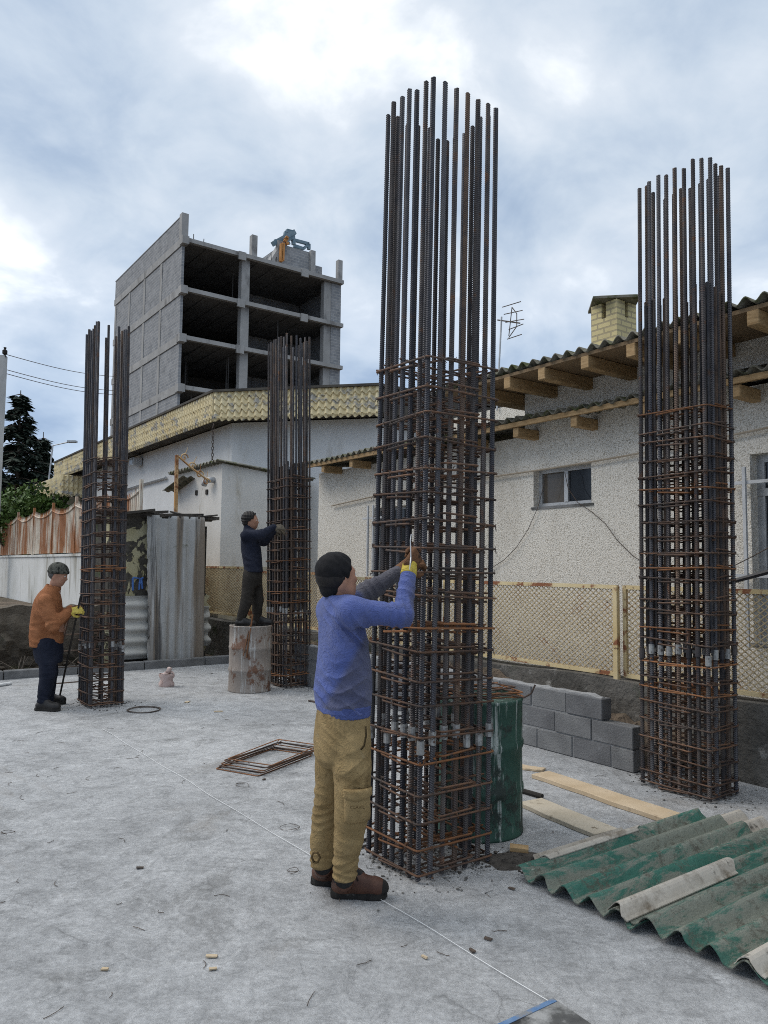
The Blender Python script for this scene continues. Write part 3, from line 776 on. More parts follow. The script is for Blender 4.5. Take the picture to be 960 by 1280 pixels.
mb = MB()
for x, y in ((246, 616), (259, 615)):
    p = SA(x, y, NA[0]); mb.box(p[0]-.02, p[0]+.01, p[1]-.05, p[1]+.05, p[2]-.05, p[2]+.05)
AX.part('wall_hole', mb, MAT['dark'])
# second slanting sheet at its left end
p, q = SA(214, 614, NA[0]-.1), SA(238, 596, NA[0]-.1)
mb = MB(); mb.sheet(lambda u, v: (NA[0]-.3+.8*v, p[1]+(q[1]-p[1])*u, p[2]+(q[2]-p[2])*u + .02*math.sin(v*30)), 6, 24, (0,0,-.015))
AX.part('side_roof', mb, MAT['moss_sheet'])

# ------------------------------------------------------------------ derelict hut with peeling plaster
def peel_mat():
    mt, nt, bs = new_mat('peeling_plaster')
    v = coords(nt, 'world', (1,1,1))
    col = ramp(nt, noise(nt, v, 2.5, 8), [(.3, (.34,.30,.17)), (.7, (.46,.43,.30))])
    f = ramp(nt, noise(nt, v, 1.25, 9, .62, .6), [(.50, 0), (.515, 1)])
    under = ramp(nt, noise(nt, v, 9, 8, .7), [(.3, (.035,.032,.028)), (.7, (.11,.10,.085))])
    col = mix(nt, f, col, under)
    g_ = ramp(nt, noise(nt, v, 3.1, 7, .6), [(.58, 0), (.70, 1)])
    col = mix(nt, math_n(nt, 'MULTIPLY', g_, .6), col, (.12,.13,.06))
    nt.links.new(col, bs.inputs['Base Color']); bs.inputs['Roughness'].default_value = .95; bs.inputs['Specular IOR Level'].default_value = .1
    bump(nt, bs, math_n(nt, 'ADD', math_n(nt, 'MULTIPLY', f, -1.0), math_n(nt, 'MULTIPLY', noise(nt, v, 14, 6), .4)), .8, .03)
    return mt
BH = 12.2
hl = SB(136, 700, BH)[0]; hr = SB(268, 700, BH)[0]; hz_ = SB(220, 648, BH).z
HT = Thing('derelict_hut', 'derelict hut with peeling cream plaster, tarred debris on its roof and a blue painted scrawl', 'hut', (hl, BH, 0))
mb = MB(); random.seed(3)
# front wall with a jagged right edge
NZ = 26
edge = [hr - .10 + random.uniform(-.10,.06) - (.12 if i > 12 else 0) for i in range(NZ+1)]
mb.sheet(lambda u, v: (hl + (edge[int(round(v*NZ))]-hl)*u, BH, v*hz_), 10, NZ, (0,.22,0))
HT.part('wall', mb, peel_mat())
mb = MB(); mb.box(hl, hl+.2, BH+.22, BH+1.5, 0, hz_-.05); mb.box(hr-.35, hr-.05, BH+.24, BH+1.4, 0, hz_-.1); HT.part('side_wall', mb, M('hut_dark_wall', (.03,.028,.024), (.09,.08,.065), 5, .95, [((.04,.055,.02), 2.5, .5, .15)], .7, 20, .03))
mb = MB()
for k in range(30):
    x = random.uniform(hl-.1, hr+.05); y = BH + random.uniform(-.16, .8); L = random.uniform(.25, .9); a = random.uniform(-.5,.5) + (PI/2 if random.random() < .4 else 0)
    mb.beam((x-L/2*math.cos(a), y-L/2*math.sin(a)*.5, hz_+random.uniform(.01,.07)), (x+L/2*math.cos(a), y+L/2*math.sin(a)*.5, hz_+random.uniform(.01,.12)), random.uniform(.08,.3), random.uniform(.012,.04))
mb.box(hl-.1, hr+.02, BH-.12, BH+1.5, hz_, hz_+.05)
HT.part('roof', mb, M('tar_roof', (.03,.027,.025), (.085,.075,.062), 5, .9, [((.2,.19,.17), 5, .62, .1)], .4, 30, .01))
# blue scrawl
mb = MB(); yb = BH - .006
def stroke(pts): mb.tube([Vector((SB(x, y, yb)[0], yb, SB(x, y, yb)[2])) for x, y in pts], .016, 5)
stroke([(166,738),(166,723),(167,722),(175,723),(174,737)]); stroke([(175.5,724),(179,722)]); stroke([(177,723),(178,736)]); stroke([(175,729),(178,729)])
HT.part('painted_scrawl', mb, M('blue_spray_paint', (.05,.12,.36), (.08,.18,.45), 12, .7, (), 0))
# grey corrugated sheets leaning on the hut
def grey_sheet():
    return M('grey_fibre_cement', (.30,.305,.30), (.40,.40,.39), 1.5, .9, [((.20,.165,.13), 1.6, .47, .12, (2.6,2.6,.10)), ((.085,.082,.08), 2.2, .54, .10, (3.0,3.0,.08)), ((.50,.50,.49), 2.5, .60, .1, (3.2,3.2,.08)), ((.12,.12,.09), 3.5, .62, .12)], .3, 40, .006)
gs = grey_sheet()
sb = 11.97
x0 = SB(185, 834, sb)[0]; x1 = SB(254, 832, sb)[0]; ztp = SB(215, 645, sb+.12).z
mb = MB()
edgeL = {i: random.uniform(-.012,.012) for i in range(41)}
def fsh(u, v):
    i = int(round(v*40)); x = x0 + (x1-x0)*u
    if u == 0: x += edgeL[i] + (.05 if .18 < v < .38 else 0) - .02*v*3
    else: x -= .06*v*(1-u)
    t = -.05 if u > .99 and v > .97 else 0
    return (x, sb + .10*v + .013*math.cos(2*PI*(x-x0)/.165), .02 + v*(ztp-.02) - (.05 if (v == 1 and .24 < u < .36) else 0) + t)
mb.sheet(fsh, 84, 40, (0,.012,0))
single('corrugated_sheet', mb, gs, 'tall grey corrugated sheet standing upright against the derelict hut', 'corrugated sheet', (x0, sb, 0), 'corrugated sheets', smooth=True)
def hsheet(px0, px1, py0, py1, bb, lab):
    a0, a1 = SB(px0, 780, bb)[0], SB(px1, 780, bb)[0]; z1 = SB(170, py0, bb).z; z0 = max(.05, SB(170, py1, bb).z)
    mb = MB(); mb.sheet(lambda u, v: (a0+(a1-a0)*u + .02*math.sin(v*17), bb - .03*math.sin(u*3) + .08*v + .03*math.cos(2*PI*v*(z1-z0)/.19), z0+(z1-z0)*v), 12, 64, (0,.012,0))
    single('corrugated_sheet', mb, M('pale_fibre_cement', (.36,.355,.33), (.46,.455,.43), 2, .9, [((.17,.16,.13), 2.5, .55, .15, (.3,.3,4))], .3, 40, .006), lab, 'corrugated sheet', (a0, bb, 0), 'corrugated sheets', smooth=True)
hsheet(140, 189, 745, 824, 12.07, 'pale corrugated sheet on its side with level ridges, behind the left rebar cage')
hsheet(252, 263, 760, 812, 12.12, 'narrow pale corrugated piece on its side, showing right of the tall upright sheet')

# ------------------------------------------------------------------ kerb, retaining wall, garden wall and iron fence
random.seed(11)
a = -9.0; k = 0
while a < AF - .1:
    L = 1.0
    mb = MB(); mb.box(a+.006, min(a+L-.006, AF-.03), BK-.01+random.uniform(-.008,.008), BK+.11, -.1, .125+random.uniform(-.006,.006))
    single('kerb_stone', mb, MAT['kerb'], 'grey concrete kerb stone in the low row along the back of the slab', 'kerb stone', (a, BK, 0), 'kerb stones along the back of the slab', bevel=.01)
    a += L
rt_z = .97
mb = MB(); rr = np.random.RandomState(4); jj = rr.uniform(-.04,.04,(200,10))
mb.sheet(lambda u, v: (-12 + (hl+12)*u, 12.55 + .25*(1-v)**2 + jj[int(u*160), int(v*8)]*(1 if v < 1 else .5), -.05 + v*(rt_z+.05) + jj[int(u*160), 9]*v), 160, 8, (0,.3,0))
single('retaining_wall', mb, M('old_retaining_wall', (.085,.068,.05), (.16,.135,.105), 2, .95, [((.06,.07,.035), 1.3, .56, .12), ((.30,.29,.26), 6, .66, .08)], .9, 12, .05), 'low brown crumbling retaining wall behind the kerb, under the white garden wall', 'retaining wall', (0, 12.6, 0))
mb = MB()
for i in range(420):
    x = random.uniform(-4.5, 5.6); y = BK + .12 + abs(random.gauss(0, .28)); r_ = random.choice([.02,.03,.05,.07])
    if x > hl and y > BH-.1: y = BK + random.uniform(.12,.28)
    mb.rock((x, y, -.04 + r_*.3 + max(0, y-BK-.1)*.12), r_, .6)
for i in range(60):
    x = random.uniform(-4, 3.4); y = BK + random.uniform(.2,.6); a_ = random.uniform(0,PI); L = random.uniform(.1,.4)
    mb.tube([(x, y, .05), (x+L*math.cos(a_), y+L*math.sin(a_)*.4, random.uniform(.04,.3)), (x+1.5*L*math.cos(a_), y+L*math.sin(a_)*.5, random.uniform(.03,.2))], .008, 4)
single('rubble', mb, M('rubble_mix', (.05,.042,.035), (.16,.13,.10), 6, .95, [((.26,.25,.23), 4, .62, .1)], .5, 30, .01), None, None, (0, BK, 0), kind='stuff')
AG = 4.47
zg0, zg1 = .8, SA(60, 693, AG).z
mb = MB(); mb.box(AG, AG+.2, 14.0, 31, .5, zg1-.06); mb.box(AG-.03, AG+.23, 14.0, 31, zg1-.06, zg1)
single('garden_wall', mb, MAT['garden_wall'], 'white plastered garden wall with dark damp stains, topped by the rusty iron fence', 'garden wall', (AG, 14, .5))
def picket_mat(name, c1, c2, rust, th):
    return M(name, c1, c2, 3, .7, [(rust, .9, th, .10, (1.6,1.6,.35)), ((.20,.075,.03), 4, .54, .14, (3,3,.35)), ((.5,.45,.36), 6, .66, .05)], 0)
MAT['picket'] = picket_mat('iron_picket_paint', (.52,.46,.37), (.62,.56,.47), (.30,.125,.05), .44)
FI = Thing('iron_fence', 'rusty cream iron picket fence with a scalloped crest of curls on the white garden wall', 'iron fence', (AG, 14, zg1))
zf = SA(60, 640, AG).z - .10
bay = 2.35
def crest(u): return .14*(2*u - 1)**2
nb_ = 0
for bi in range(7):
    b0 = 14.05 + bi*bay
    pk = MB(); cr = MB()
    n = 20
    for i in range(n):
        u = (i+.5)/n; b = b0 + bay*u; zt2 = zf + crest(u)
        pk.beam((AG+.1, b, zg1+.03), (AG+.1, b, zt2), .02, .075, (0,1,0))
        cr.tube([(AG+.1, b, zt2), (AG+.1, b+.03, zt2+.07), (AG+.1, b+.01, zt2+.13)], [.018, .012, .003], 4)
        c_ = Vector((AG+.1, b, zt2-.04)); cr.tube([c_ + Vector((0, .05*math.cos(q), .05*math.sin(q))) for q in np.linspace(-1, 3.8, 8)], .009, 4)
    cr.tube([(AG+.08, b0+bay*u, zf+crest(u)-.01) for u in np.linspace(0, 1, 30)], .017, 4)
    FI.part('picket_panel', pk, MAT['picket']); FI.part('crest', cr, MAT['picket'])
    rl = MB(); 
    for z in (zg1+.06, zf-.12): rl.beam((AG+.125, b0, z), (AG+.125, b0+bay, z), .03, .03)
    FI.part('rail', rl, MAT['picket'])
    po = MB(); po.beam((AG+.1, b0, zg1), (AG+.1, b0, zf+.34), .06, .06, (0,1,0)); FI.part('post', po, MAT['picket'])
# rusty gate post with curled iron beside the annex
p = SB(221, 632, 13.4); q = SB(221, 569, 13.4)
mb = MB(); mb.beam((p[0], 13.4, 1.0), (q[0], 13.4, q[2]), .055, .055, (0,1,0))
for s in (.0, .35, .7, 1.0):
    c_ = Vector((q[0]+.14+.5*s*.9, 13.4, q[2]-.03-.42*s)); mb.tube([c_ + Vector((.08*math.cos(t)*(1-t/9), 0, .08*math.sin(t)*(1-t/9))) for t in np.linspace(0, 7, 16)], .013, 4)
    mb.tube([c_, c_ + Vector((random.uniform(0,.1), 0, .2))], [.012,.003], 4)
mb.tube([(q[0], 13.4, q[2]), (q[0]+.3, 13.4, q[2]-.22), (q[0]+.62, 13.4, q[2]-.42)], .02, 5)
single('gate_post', mb, M('orange_rust_post', (.42,.22,.08), (.55,.40,.22), 5, .8, [((.2,.08,.03), 6, .5, .1)], 0), 'rusty orange gate post with curled iron scrolls beside the annex wall', 'gate post', (p[0], 13.4, 1))

# ------------------------------------------------------------------ unfinished concrete building
C0 = site(D(228, 297, 48.5)); ca, cb = C0[0], C0[1]
zs_ = [SB(228, y, cb).z for y in (297, 359, 419.5, 482)]
sp_ = (zs_[0]-zs_[3])/3
while zs_[-1] > 3: zs_.append(zs_[-1]-sp_)
aE = SB(427, 352, cb)[0]; bE = SA(144, 380, ca)[1]
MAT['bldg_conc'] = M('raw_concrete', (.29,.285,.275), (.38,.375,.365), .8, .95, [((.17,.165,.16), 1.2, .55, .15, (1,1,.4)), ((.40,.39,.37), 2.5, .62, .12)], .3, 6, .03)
MAT['bldg_in_shade'] = M('shaded_inner_concrete', (.085,.080,.076), (.14,.133,.126), .8, .95, (), 0)  # concrete darkened in colour for the shade inside the open floors
blk = brick_mat('infill_block', (.23,.24,.255), (.31,.315,.325), (.36,.36,.355), .50, .22, .03, dirt=.45)
TB = Thing('unfinished_building', 'tall unfinished concrete frame building with grey block side wall and open floors', 'building', (ca, cb, 0))
infl = MB(); infl.box(ca, ca+.18, cb+.02, bE, 0, zs_[0]-.3)
TB.part('block_wall', infl, blk)
rw = MB(); rw.box(aE-.85, aE, cb+.06, cb+.28, 0, zs_[0]-.3); rw.box(aE-.2, aE, cb+.28, bE, 0, zs_[0]-.3); TB.part('block_wall', rw, blk)
bw_ = MB(); bw_.box(ca+.2, aE-.2, bE-.3, bE, 0, zs_[0]); bw_.box(ca+.2, aE, cb+9, cb+9.2, 0, zs_[0]-.3); TB.part('back_wall', bw_, MAT['bldg_in_shade'])
for z in zs_:
    mb = MB(); mb.box(ca-.06, aE+.06, cb-.25, bE+.05, z-.28, z); mb.box(ca-.065, ca+.28, cb-.255, bE+.055, z-.52, z-.02)
    for x in (ca+4.2, ca+9.2): mb.box(x-.28, x+.28, cb-.34, cb-.2, z-.55, z+.02)
    mb.box(ca-.12, ca+.35, cb-.36, cb+.2, z-.48, z+.05)
    TB.part('floor_slab', mb, MAT['bldg_conc'])
    ce_ = MB(); ce_.box(ca+.3, aE-.3, cb+.05, cb+8.9, z-.300, z-.2805); TB.part('ceiling_dark_sheet', ce_, MAT['bldg_in_shade'])  # thin dark sheet under the slab carries the painted interior shade
    bm_ = MB()
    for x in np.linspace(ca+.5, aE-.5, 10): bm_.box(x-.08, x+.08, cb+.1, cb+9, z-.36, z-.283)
    TB.part('joist', bm_, MAT['bldg_in_shade'])
def column(x, y, wx, wy, z0, z1): 
    mb = MB(); mb.box(x-wx/2, x+wx/2, y-wy/2, y+wy/2, z0, z1); TB.part('column', mb, MAT['bldg_conc'])
xm = SB(304, 380, cb+.4)[0]
for x in (xm, aE-1.15): column(x, cb+.35, .62, .5, 0, zs_[0]-.28)
for y in np.linspace(cb+.25, bE-.3, 5)[1:]: column(ca+.16, y, .40, .40, 0, zs_[0]-.3)
# partitions deep inside
mb = MB(); mb.box(xm+3.0, aE-.3, cb+6, cb+6.2, 0, zs_[0]-.3); TB.part('partition', mb, blk)
# roof parapet, stubs, stair head
pt = SA(228, 269, ca).z
mb = MB(); mb.box(ca-.02, ca+.22, cb+.45, bE, zs_[0], pt-.05); TB.part('parapet', mb, blk)
mb = MB(); mb.box(ca-.05, ca+.25, cb+.44, bE+.03, pt-.05, pt); TB.part('coping', mb, MAT['bldg_conc'])
column(ca+.12, cb+.1, .46, .46, zs_[0], pt+.08)
x = SB(317, 300, cb+.4)[0]; column(x, cb+.4, .42, .42, zs_[0], SB(317, 295, cb+.4).z)
x = SB(424, 335, cb+.4)[0]; column(x, cb+.4, .38, .38, zs_[0], SB(424, 326, cb+.4).z)
yb = cb + 3.0
p0 = SB(352, 330, yb); p1 = SB(391, 335, yb); zt3 = SB(365, 309, yb).z
mb = MB(); mb.box(p0[0], p1[0], yb, yb+4, zs_[0], zt3); p2 = SB(405, 335, yb); mb.box(p1[0]+.01, p2[0], yb+.3, yb+2, zs_[0], SB(400, 331, yb).z)
TB.part('stair_head', mb, blk)
for px in (348, 390): 
    x = SB(px, 330, yb-.1)[0]; mb = MB(); mb.box(x-.2, x+.2, yb-.3, yb+.02, zs_[0], zt3+.1); TB.part('column', mb, MAT['bldg_conc'])
mb = MB(); q0 = SB(330, 320, yb); mb.beam((q0[0], yb+.2, zs_[0]+.3), (p0[0], yb+.2, zt3+.1), .9, .25); TB.part('stair_slab', mb, MAT['bldg_conc'])
# construction hoist on the roof
HO = Thing('roof_hoist', 'blue and orange steel hoist frame on the roof of the unfinished building', 'hoist', (p0[0], yb, zt3))
bl = M('hoist_blue_steel', (.10,.17,.22), (.20,.27,.31), 3, .6, (), 0); orr = M('hoist_orange', (.42,.17,.04), (.5,.24,.08), 3, .7, (), 0)
mb = MB(); T_ = lambda x, y, d=0: SB(x, y, yb+d)
for (x0,y0,x1,y1,w_) in ((341,305,368,290,.35),(343,301,355,303,.2),(358,289,366,291,.3),(366,292,367,306,.25),(351,309,368,291,.3),(343,302,352,312,.2),(355,300,366,297,.3),(352,306,362,304,.2),(357,290,354,303,.22)):
    mb.beam(T_(x0,y0), T_(x1,y1), w_, w_)
HO.part('jib', mb, bl)
mb = MB()
for (x0,y0,x1,y1) in ((367,300,386,305),(386,305,386,312),(386,305,379,311),(367,307,379,311)): mb.beam(T_(x0,y0,1), T_(x1,y1,1), .22, .22)
HO.part('frame', mb, bl)
mb = MB()
for (x0,y0,x1,y1) in ((356,297,359,301),(359,296,356,302),(354,304,353,326),(352,305,351,327),(358,303,360,306)): mb.beam(T_(x0,y0,-.5), T_(x1,y1,-.5), .22, .22)
HO.part('winch', mb, orr)
mb = MB(); random.seed(5)
for i in range(26):
    x = random.uniform(ca+.5, aE-.5); z = random.choice(zs_[:4]); y = cb + random.uniform(.3, 5)
    if i < 10: mb.tube([(x, y, zs_[0]), (x+random.uniform(-.1,.1), y, zs_[0]+random.uniform(.6,1.6))], .03, 4)
    else: mb.tube([(x, y, z-sp_+.0), (x+random.uniform(-.1,.1), y, z-.5)], .035, 4)
TB.part('starter_rods', mb, MAT['bldg_in_shade'])['kind'] = 'stuff'

# ------------------------------------------------------------------ utility pole and wires
P0 = D(2, 445, 24)
mb = MB(); mb.beam((P0.x, P0.y, 0), (P0.x, P0.y, P0.z), .26, .26, (0,1,0)); 
UP = Thing('utility_pole', 'pale concrete utility pole at the left edge with a black insulator on top', 'utility pole', (P0.x, P0.y, 0), frame='world')
UP.part('mast', mb, M('pole_concrete', (.38,.38,.37), (.48,.48,.47), 2, .9, (), .2, 20, .01))
mb = MB(); mb.lathe([(0,0),(.07,0),(.03,.06),(.08,.1),(.08,.2),(.03,.24),(.05,.3),(0,.32)], 8, (P0.x+.1, P0.y, P0.z-.02)); UP.part('insulator', mb, MAT['dark'])
for lab, y0, y1 in (('top overhead wire running right from the insulator of the pole', 442, 463), ('middle overhead wire running right from the pole', 461, 481), ('lowest overhead wire running right from the pole', 466, 486)):
    a_, b_ = D(4, y0, 24), D(113, y1, 32); b_ = a_ + (b_ - a_) * 1.6
    mb = MB(); mb.tube([a_ + (b_-a_)*t - Vector((0,0,.5*math.sin(PI*t)*.35)) for t in np.linspace(0, 1, 14)], .012, 4)
    single('overhead_wire', mb, MAT['tie'], lab, 'wire', tuple(a_), 'overhead wires from the utility pole', frame='world')

# ------------------------------------------------------------------ trees
def tri_leaf(mb, c, s, d=None):
    d = d or Vector((random.gauss(0,1), random.gauss(0,1), random.gauss(0,1)))
    d.normalize(); u = d.orthogonal().normalized(); q = Matrix.Rotation(random.uniform(0, 2*PI), 3, d); u = q @ u; v = d.cross(u)
    mb.add([c - u*s*.5, c + v*s*.32, c + u*s*.5, c - v*s*.32], [(0,1,2,3)])
MAT['needles'] = M('conifer_needles', (.012,.022,.016), (.030,.045,.030), 6, .8, (), 0)
MAT['bark'] = M('bark', (.06,.045,.035), (.11,.085,.065), 8, .95, (), .5, 20, .02)
def conifer(label, base, h, rad, seed, dens=1):
    random.seed(seed)
    T = Thing('conifer', label, 'tree', tuple(base), frame='world')
    mb = MB(); mb.tube([base, base + Vector((.05,0,h*.5)), base + Vector((0,0,h))], [h*.018, h*.011, h*.002], 7); T.part('trunk', mb, MAT['bark'])
    cr = MB(); br = MB(); z = h*.08
    while z < h*.99:
        t = z / h; n = random.randint(4, 6); L0 = rad * (1-t)**.85 + .12
        for k in range(n):
            L = L0 * random.uniform(.55, 1.15); a = random.uniform(0, 2*PI)
            dirv = Vector((math.cos(a), math.sin(a), 0)); p0 = base + Vector((0,0,z))
            pts = []
            for q in np.linspace(0, 1, 6):
                pts.append(p0 + dirv*L*q + Vector((0,0, .10*L*q - .42*L*q*q + (.12*L*max(0,q-.7)*3))))
            br.tube(pts, [.03*(1-q*.8) for q in np.linspace(0,1,6)], 4)
            m_ = int((16 + 26*L) * dens)
            for j in range(m_):
                q = random.uniform(.1, 1)**.8; i = min(int(q*5), 4); c = pts[i].lerp(pts[i+1], q*5 - i)
                wdt = .30*L*(1 - q*.75)
                side = dirv.cross(Vector((0,0,1)))
                s_ = random.gauss(0, .5)*wdt
                c = c + side*s_ + Vector((0,0,-abs(s_)*.3 - random.random()*.22))
                dd = Vector((dirv.x*.6 + side.x*random.choice([-1,1]), dirv.y*.6 + side.y*random.choice([-1,1]), -.5 + random.uniform(-.3,.3)))
                e = dd.normalized()*random.uniform(.22,.46); nrm = Vector((random.gauss(0,.4), random.gauss(0,.4), 1)).normalized(); wv = e.cross(nrm).normalized()*.05
                cr.add([c - wv, c + e*.5 - wv*1.3, c + e, c + e*.5 + wv*1.3, c + wv], [(0,1,2,3,4)])
        z += h * .026 * random.uniform(.7, 1.3)
    T.part('crown', cr, MAT['needles'], fix=False); T.part('branch', br, MAT['bark'])
b = D(13, 640, 34); hz1 = D(20, 488, 34).z
conifer('tall dark conifer with drooping branches at the left edge beyond the shrubs', Vector((D(19,640,34).x, 34, 0)), hz1, 2.9, 5)
b = D(46, 640, 36); conifer('shorter dark conifer just right of the tall conifer', Vector((D(50,640,36).x, 36, 0)), D(50, 540, 36).z, 1.7, 8)
conifer('dark conifer mostly hidden at the left edge behind the tall one', Vector((D(-22,640,38).x, 38, 0)), D(-22, 520, 38).z, 2.6, 12)
MAT['leaf_g'] = M('shrub_leaves', (.045,.085,.018), (.10,.16,.035), 5, .6, (), 0)
MAT['leaf_d'] = M('shrub_leaves_dark', (.018,.034,.012), (.04,.065,.022), 5, .6, (), 0)
def shrub(label, c, rx, rz, seed, mat, n=2600, s=.16, name='shrub'):
    random.seed(seed)
    T = Thing(name, label, 'shrub', (c.x, c.y, 1.0), frame='world')
    st = MB()
    for k in range(7):
        a = random.uniform(0, 2*PI); e = Vector((c.x + rx*.6*math.cos(a), c.y + rx*.6*math.sin(a), c.z + random.uniform(-.2,.5)*rz)); st.tube([(c.x, c.y, .9), (c.x+.1*math.cos(a), c.y, (c.z+.9)/2), e], [.05,.03,.01], 5)
    T.part('stem', st, MAT['bark'])
    cr = MB(); cl = [(Vector((random.gauss(0,.5)*rx, random.gauss(0,.5)*rx, random.gauss(.1,.5)*rz)), random.uniform(.22,.42)) for _ in range(24)]
    for k in range(n):
        q, r_ = random.choice(cl)
        d = Vector((random.gauss(0,1), random.gauss(0,1), random.gauss(0,1))).normalized()*r_*random.uniform(.6,1.05)
        tri_leaf(cr, c + q + d*max(rx, rz), s*random.uniform(.6,1.3))
    T.part('foliage', cr, mat, fix=False)
shrub('light green leafy shrub at the left edge behind the rusty iron fence', D(14, 648, 25.5), 1.35, .75, 21, MAT['leaf_g'])
shrub('dark green shrub behind the iron fence, right of the light green one', D(46, 640, 27), 1.0, .6, 22, MAT['leaf_d'])
shrub('small bright green shrub under the yellow canopy of the white house', D(68, 642, 26), .7, .6, 23, MAT['leaf_g'], 1200)
# street lamp behind the shrub
p0, p1, p2 = D(58, 625, 30), D(66, 557, 30), D(88, 552, 30)
SL = Thing('street_lamp', 'slim grey street lamp with a short arm beyond the shrubs', 'street lamp', (p0.x, p0.y, 0), frame='world')
mb = MB(); mb.tube([(p0.x-.1, p0.y, 0), p0, p1, p2], .03, 6); SL.part('mast', mb, MAT['metal_grey'])
mb = MB(); mb.box(p2.x-.1, p2.x+.25, p2.y-.1, p2.y+.1, p2.z-.04, p2.z+.04); SL.part('lamp_head', mb, MAT['metal_grey'])
# a low far wall behind the shrubs
p = D(30, 600, 40); mb = MB(); mb.box(-40, -14, 44, 44.3, 0, D(60, 607, 44).z)
single('boundary_wall', mb, MAT['earth'], 'low brown far wall behind the conifers', 'wall', (-27, 44, 0), frame='world')
# ------------------------------------------------------------------ drums
def drum_prof(r, h):
    p = [(0, .012), (r-.02, .012), (r-.012, .0), (r+.004, .0), (r+.006, .014), (r, .026)]
    for q in (.33, .66): p += [(r, h*q-.03), (r+.008, h*q-.012), (r+.009, h*q+.012), (r, h*q+.03)]
    return p + [(r, h-.026), (r+.007, h-.014), (r+.005, h-.002), (r-.010, h), (r-.014, h-.02), (0, h-.022)]
def drum_mat(name, base, base2, rust, wt, lite=(.42,.43,.40), th=(.52,.55)):
    mt, nt, bs = new_mat(name)
    v = coords(nt, 'object', (1,1,1))
    col = ramp(nt, noise(nt, v, 3, 6), [(.3, base), (.7, base2)])
    f = ramp(nt, noise(nt, coords(nt, 'object', (1,1,.7)), 4.5, 10, .72), [(th[0], 0), (th[0]+.05, 1)])
    # the painted band's wear grows towards the rim
    tcn = nt.nodes.new('ShaderNodeTexCoord'); se = nt.nodes.new('ShaderNodeSeparateXYZ'); nt.links.new(tcn.outputs['Object'], se.inputs[0])
    f2 = ramp(nt, math_n(nt, 'ADD', math_n(nt, 'MULTIPLY', noise(nt, coords(nt, 'object', (1,1,.45)), 14, 10, .8), .75), se.outputs[2]), [(1.075, 0), (1.115, 1)])
    f3 = ramp(nt, noise(nt, coords(nt, 'object', (9,9,.6)), 2.2, 8, .7), [(th[1]+.05, 0), (th[1]+.13, 1)])
    col = mix(nt, f3, col, lite); col = mix(nt, f, col, rust)
    if wt: col = mix(nt, f2, col, wt)
    nt.links.new(col, bs.inputs['Base Color']); bs.inputs['Roughness'].default_value = .65
    bump(nt, bs, math_n(nt, 'ADD', f, noise(nt, v, 14, 7, .7)), .35, .012)
    return mt
gp = G(636, 1043); gc = Vector((G(652, 1020).x - .325, 4.92, 0)); gh = .83
mb = MB(); pr = drum_prof(.285, gh); mb.lathe(pr, 40, gc, .0015)
single('oil_drum', mb, drum_mat('green_drum_paint', (.013,.048,.034), (.026,.078,.056), (.016,.028,.022), (.38,.39,.36), (.36,.39,.365), (.54,.50)),
       'dented green oil drum with worn white upper band behind the central cage', 'oil drum', tuple(gc), frame='world', smooth=True)
rc = D(312, 860, 10.08); rc = Vector((rc.x, 10.08, 0)); rh = D(312, 782, 9.95).z
mb = MB(); mb.lathe(drum_prof(.275, rh), 36, rc, .004)
single('oil_drum', mb, drum_mat('rusty_drum', (.22,.185,.16), (.31,.27,.235), (.15,.075,.045), None, (.42,.41,.39), (.545,.48)),
       'rusty paint-splashed oil drum that the man in dark clothes stands on', 'oil drum', tuple(rc), frame='world', smooth=True)
# ------------------------------------------------------------------ loose stirrups
random.seed(31)
def ring(lab, c, L, W, ang, z, group, mat='hoop', tilt=0, hook=True, tr=.0045):
    mb = MB(); pts = rrect(-L/2, L/2, -W/2, W/2, 0, .016, .004); mb.tube(pts, tr, 6, True)
    if hook: mb.tube([(L/2-.016, W/2, .004), (L/2-.07, W/2-.05, .012)], tr, 5); mb.tube([(L/2, W/2-.016, .006), (L/2-.05, W/2-.07, .014)], tr, 5)
    me = mb.mesh('loose_stirrup', MAT[mat]); o = link(bpy.data.objects.new('loose_stirrup', me))
    o.location = (c[0], c[1], z); o.rotation_euler = (tilt, random.uniform(-.01,.01), ang); o['label'] = lab; o['category'] = 'stirrup'; o['group'] = group
P = [G(279, 960), G(352, 934), G(393, 946), G(325, 969)]
cen = (P[0]+P[1]+P[2]+P[3])/4; dL = P[1]-P[0]; dW = P[2]-P[1]
ang = math.atan2(dL.y, dL.x); LL = ((P[1]-P[0]).length + (P[2]-P[3]).length)/2; WW = ((P[2]-P[1]).length + (P[3]-P[0]).length)/2
print('stirrup', LL, WW, ang)
for i in range(7):
    k = i/6
    ring('rusty rectangular stirrup in the flat pile on the slab behind the blue sweatshirt man', (cen.x + (k-.5)*.05 + random.uniform(-.015,.015), cen.y + (k-.5)*.05 + random.uniform(-.015,.015)), LL, WW, ang + random.uniform(-.05,.05), .006 + i*.0105, 'pile of loose stirrups on the slab', 'hoop' if i % 3 else 'hoop_o')
for i in range(5):
    ring('brown rusty stirrup lying on top of the green oil drum', (gc.x + .0 + random.uniform(-.05,.06), gc.y + random.uniform(-.05,.04)), .40 + random.uniform(-.02,.08), .36, .45 + random.uniform(-.25,.25), gh + .008 + i*.0095, 'stirrups lying on the green drum', 'hoop' if i % 3 else 'hoop_o', tr=.005)
# hooked bar end over the drum rim
q = [D(620, 866, 4.78), D(655, 872, 4.72), D(664, 867, 4.72), D(669, 856, 4.72)]
mb = MB(); mb.tube([q[0], q[1], q[1].lerp(q[2], .7) , q[2], q[3]], .006, 6)
single('bent_rod', mb, MAT['hoop'], 'short rusty rod with a hooked end sticking out over the green drum rim', 'rod', tuple(q[0]), frame='world')
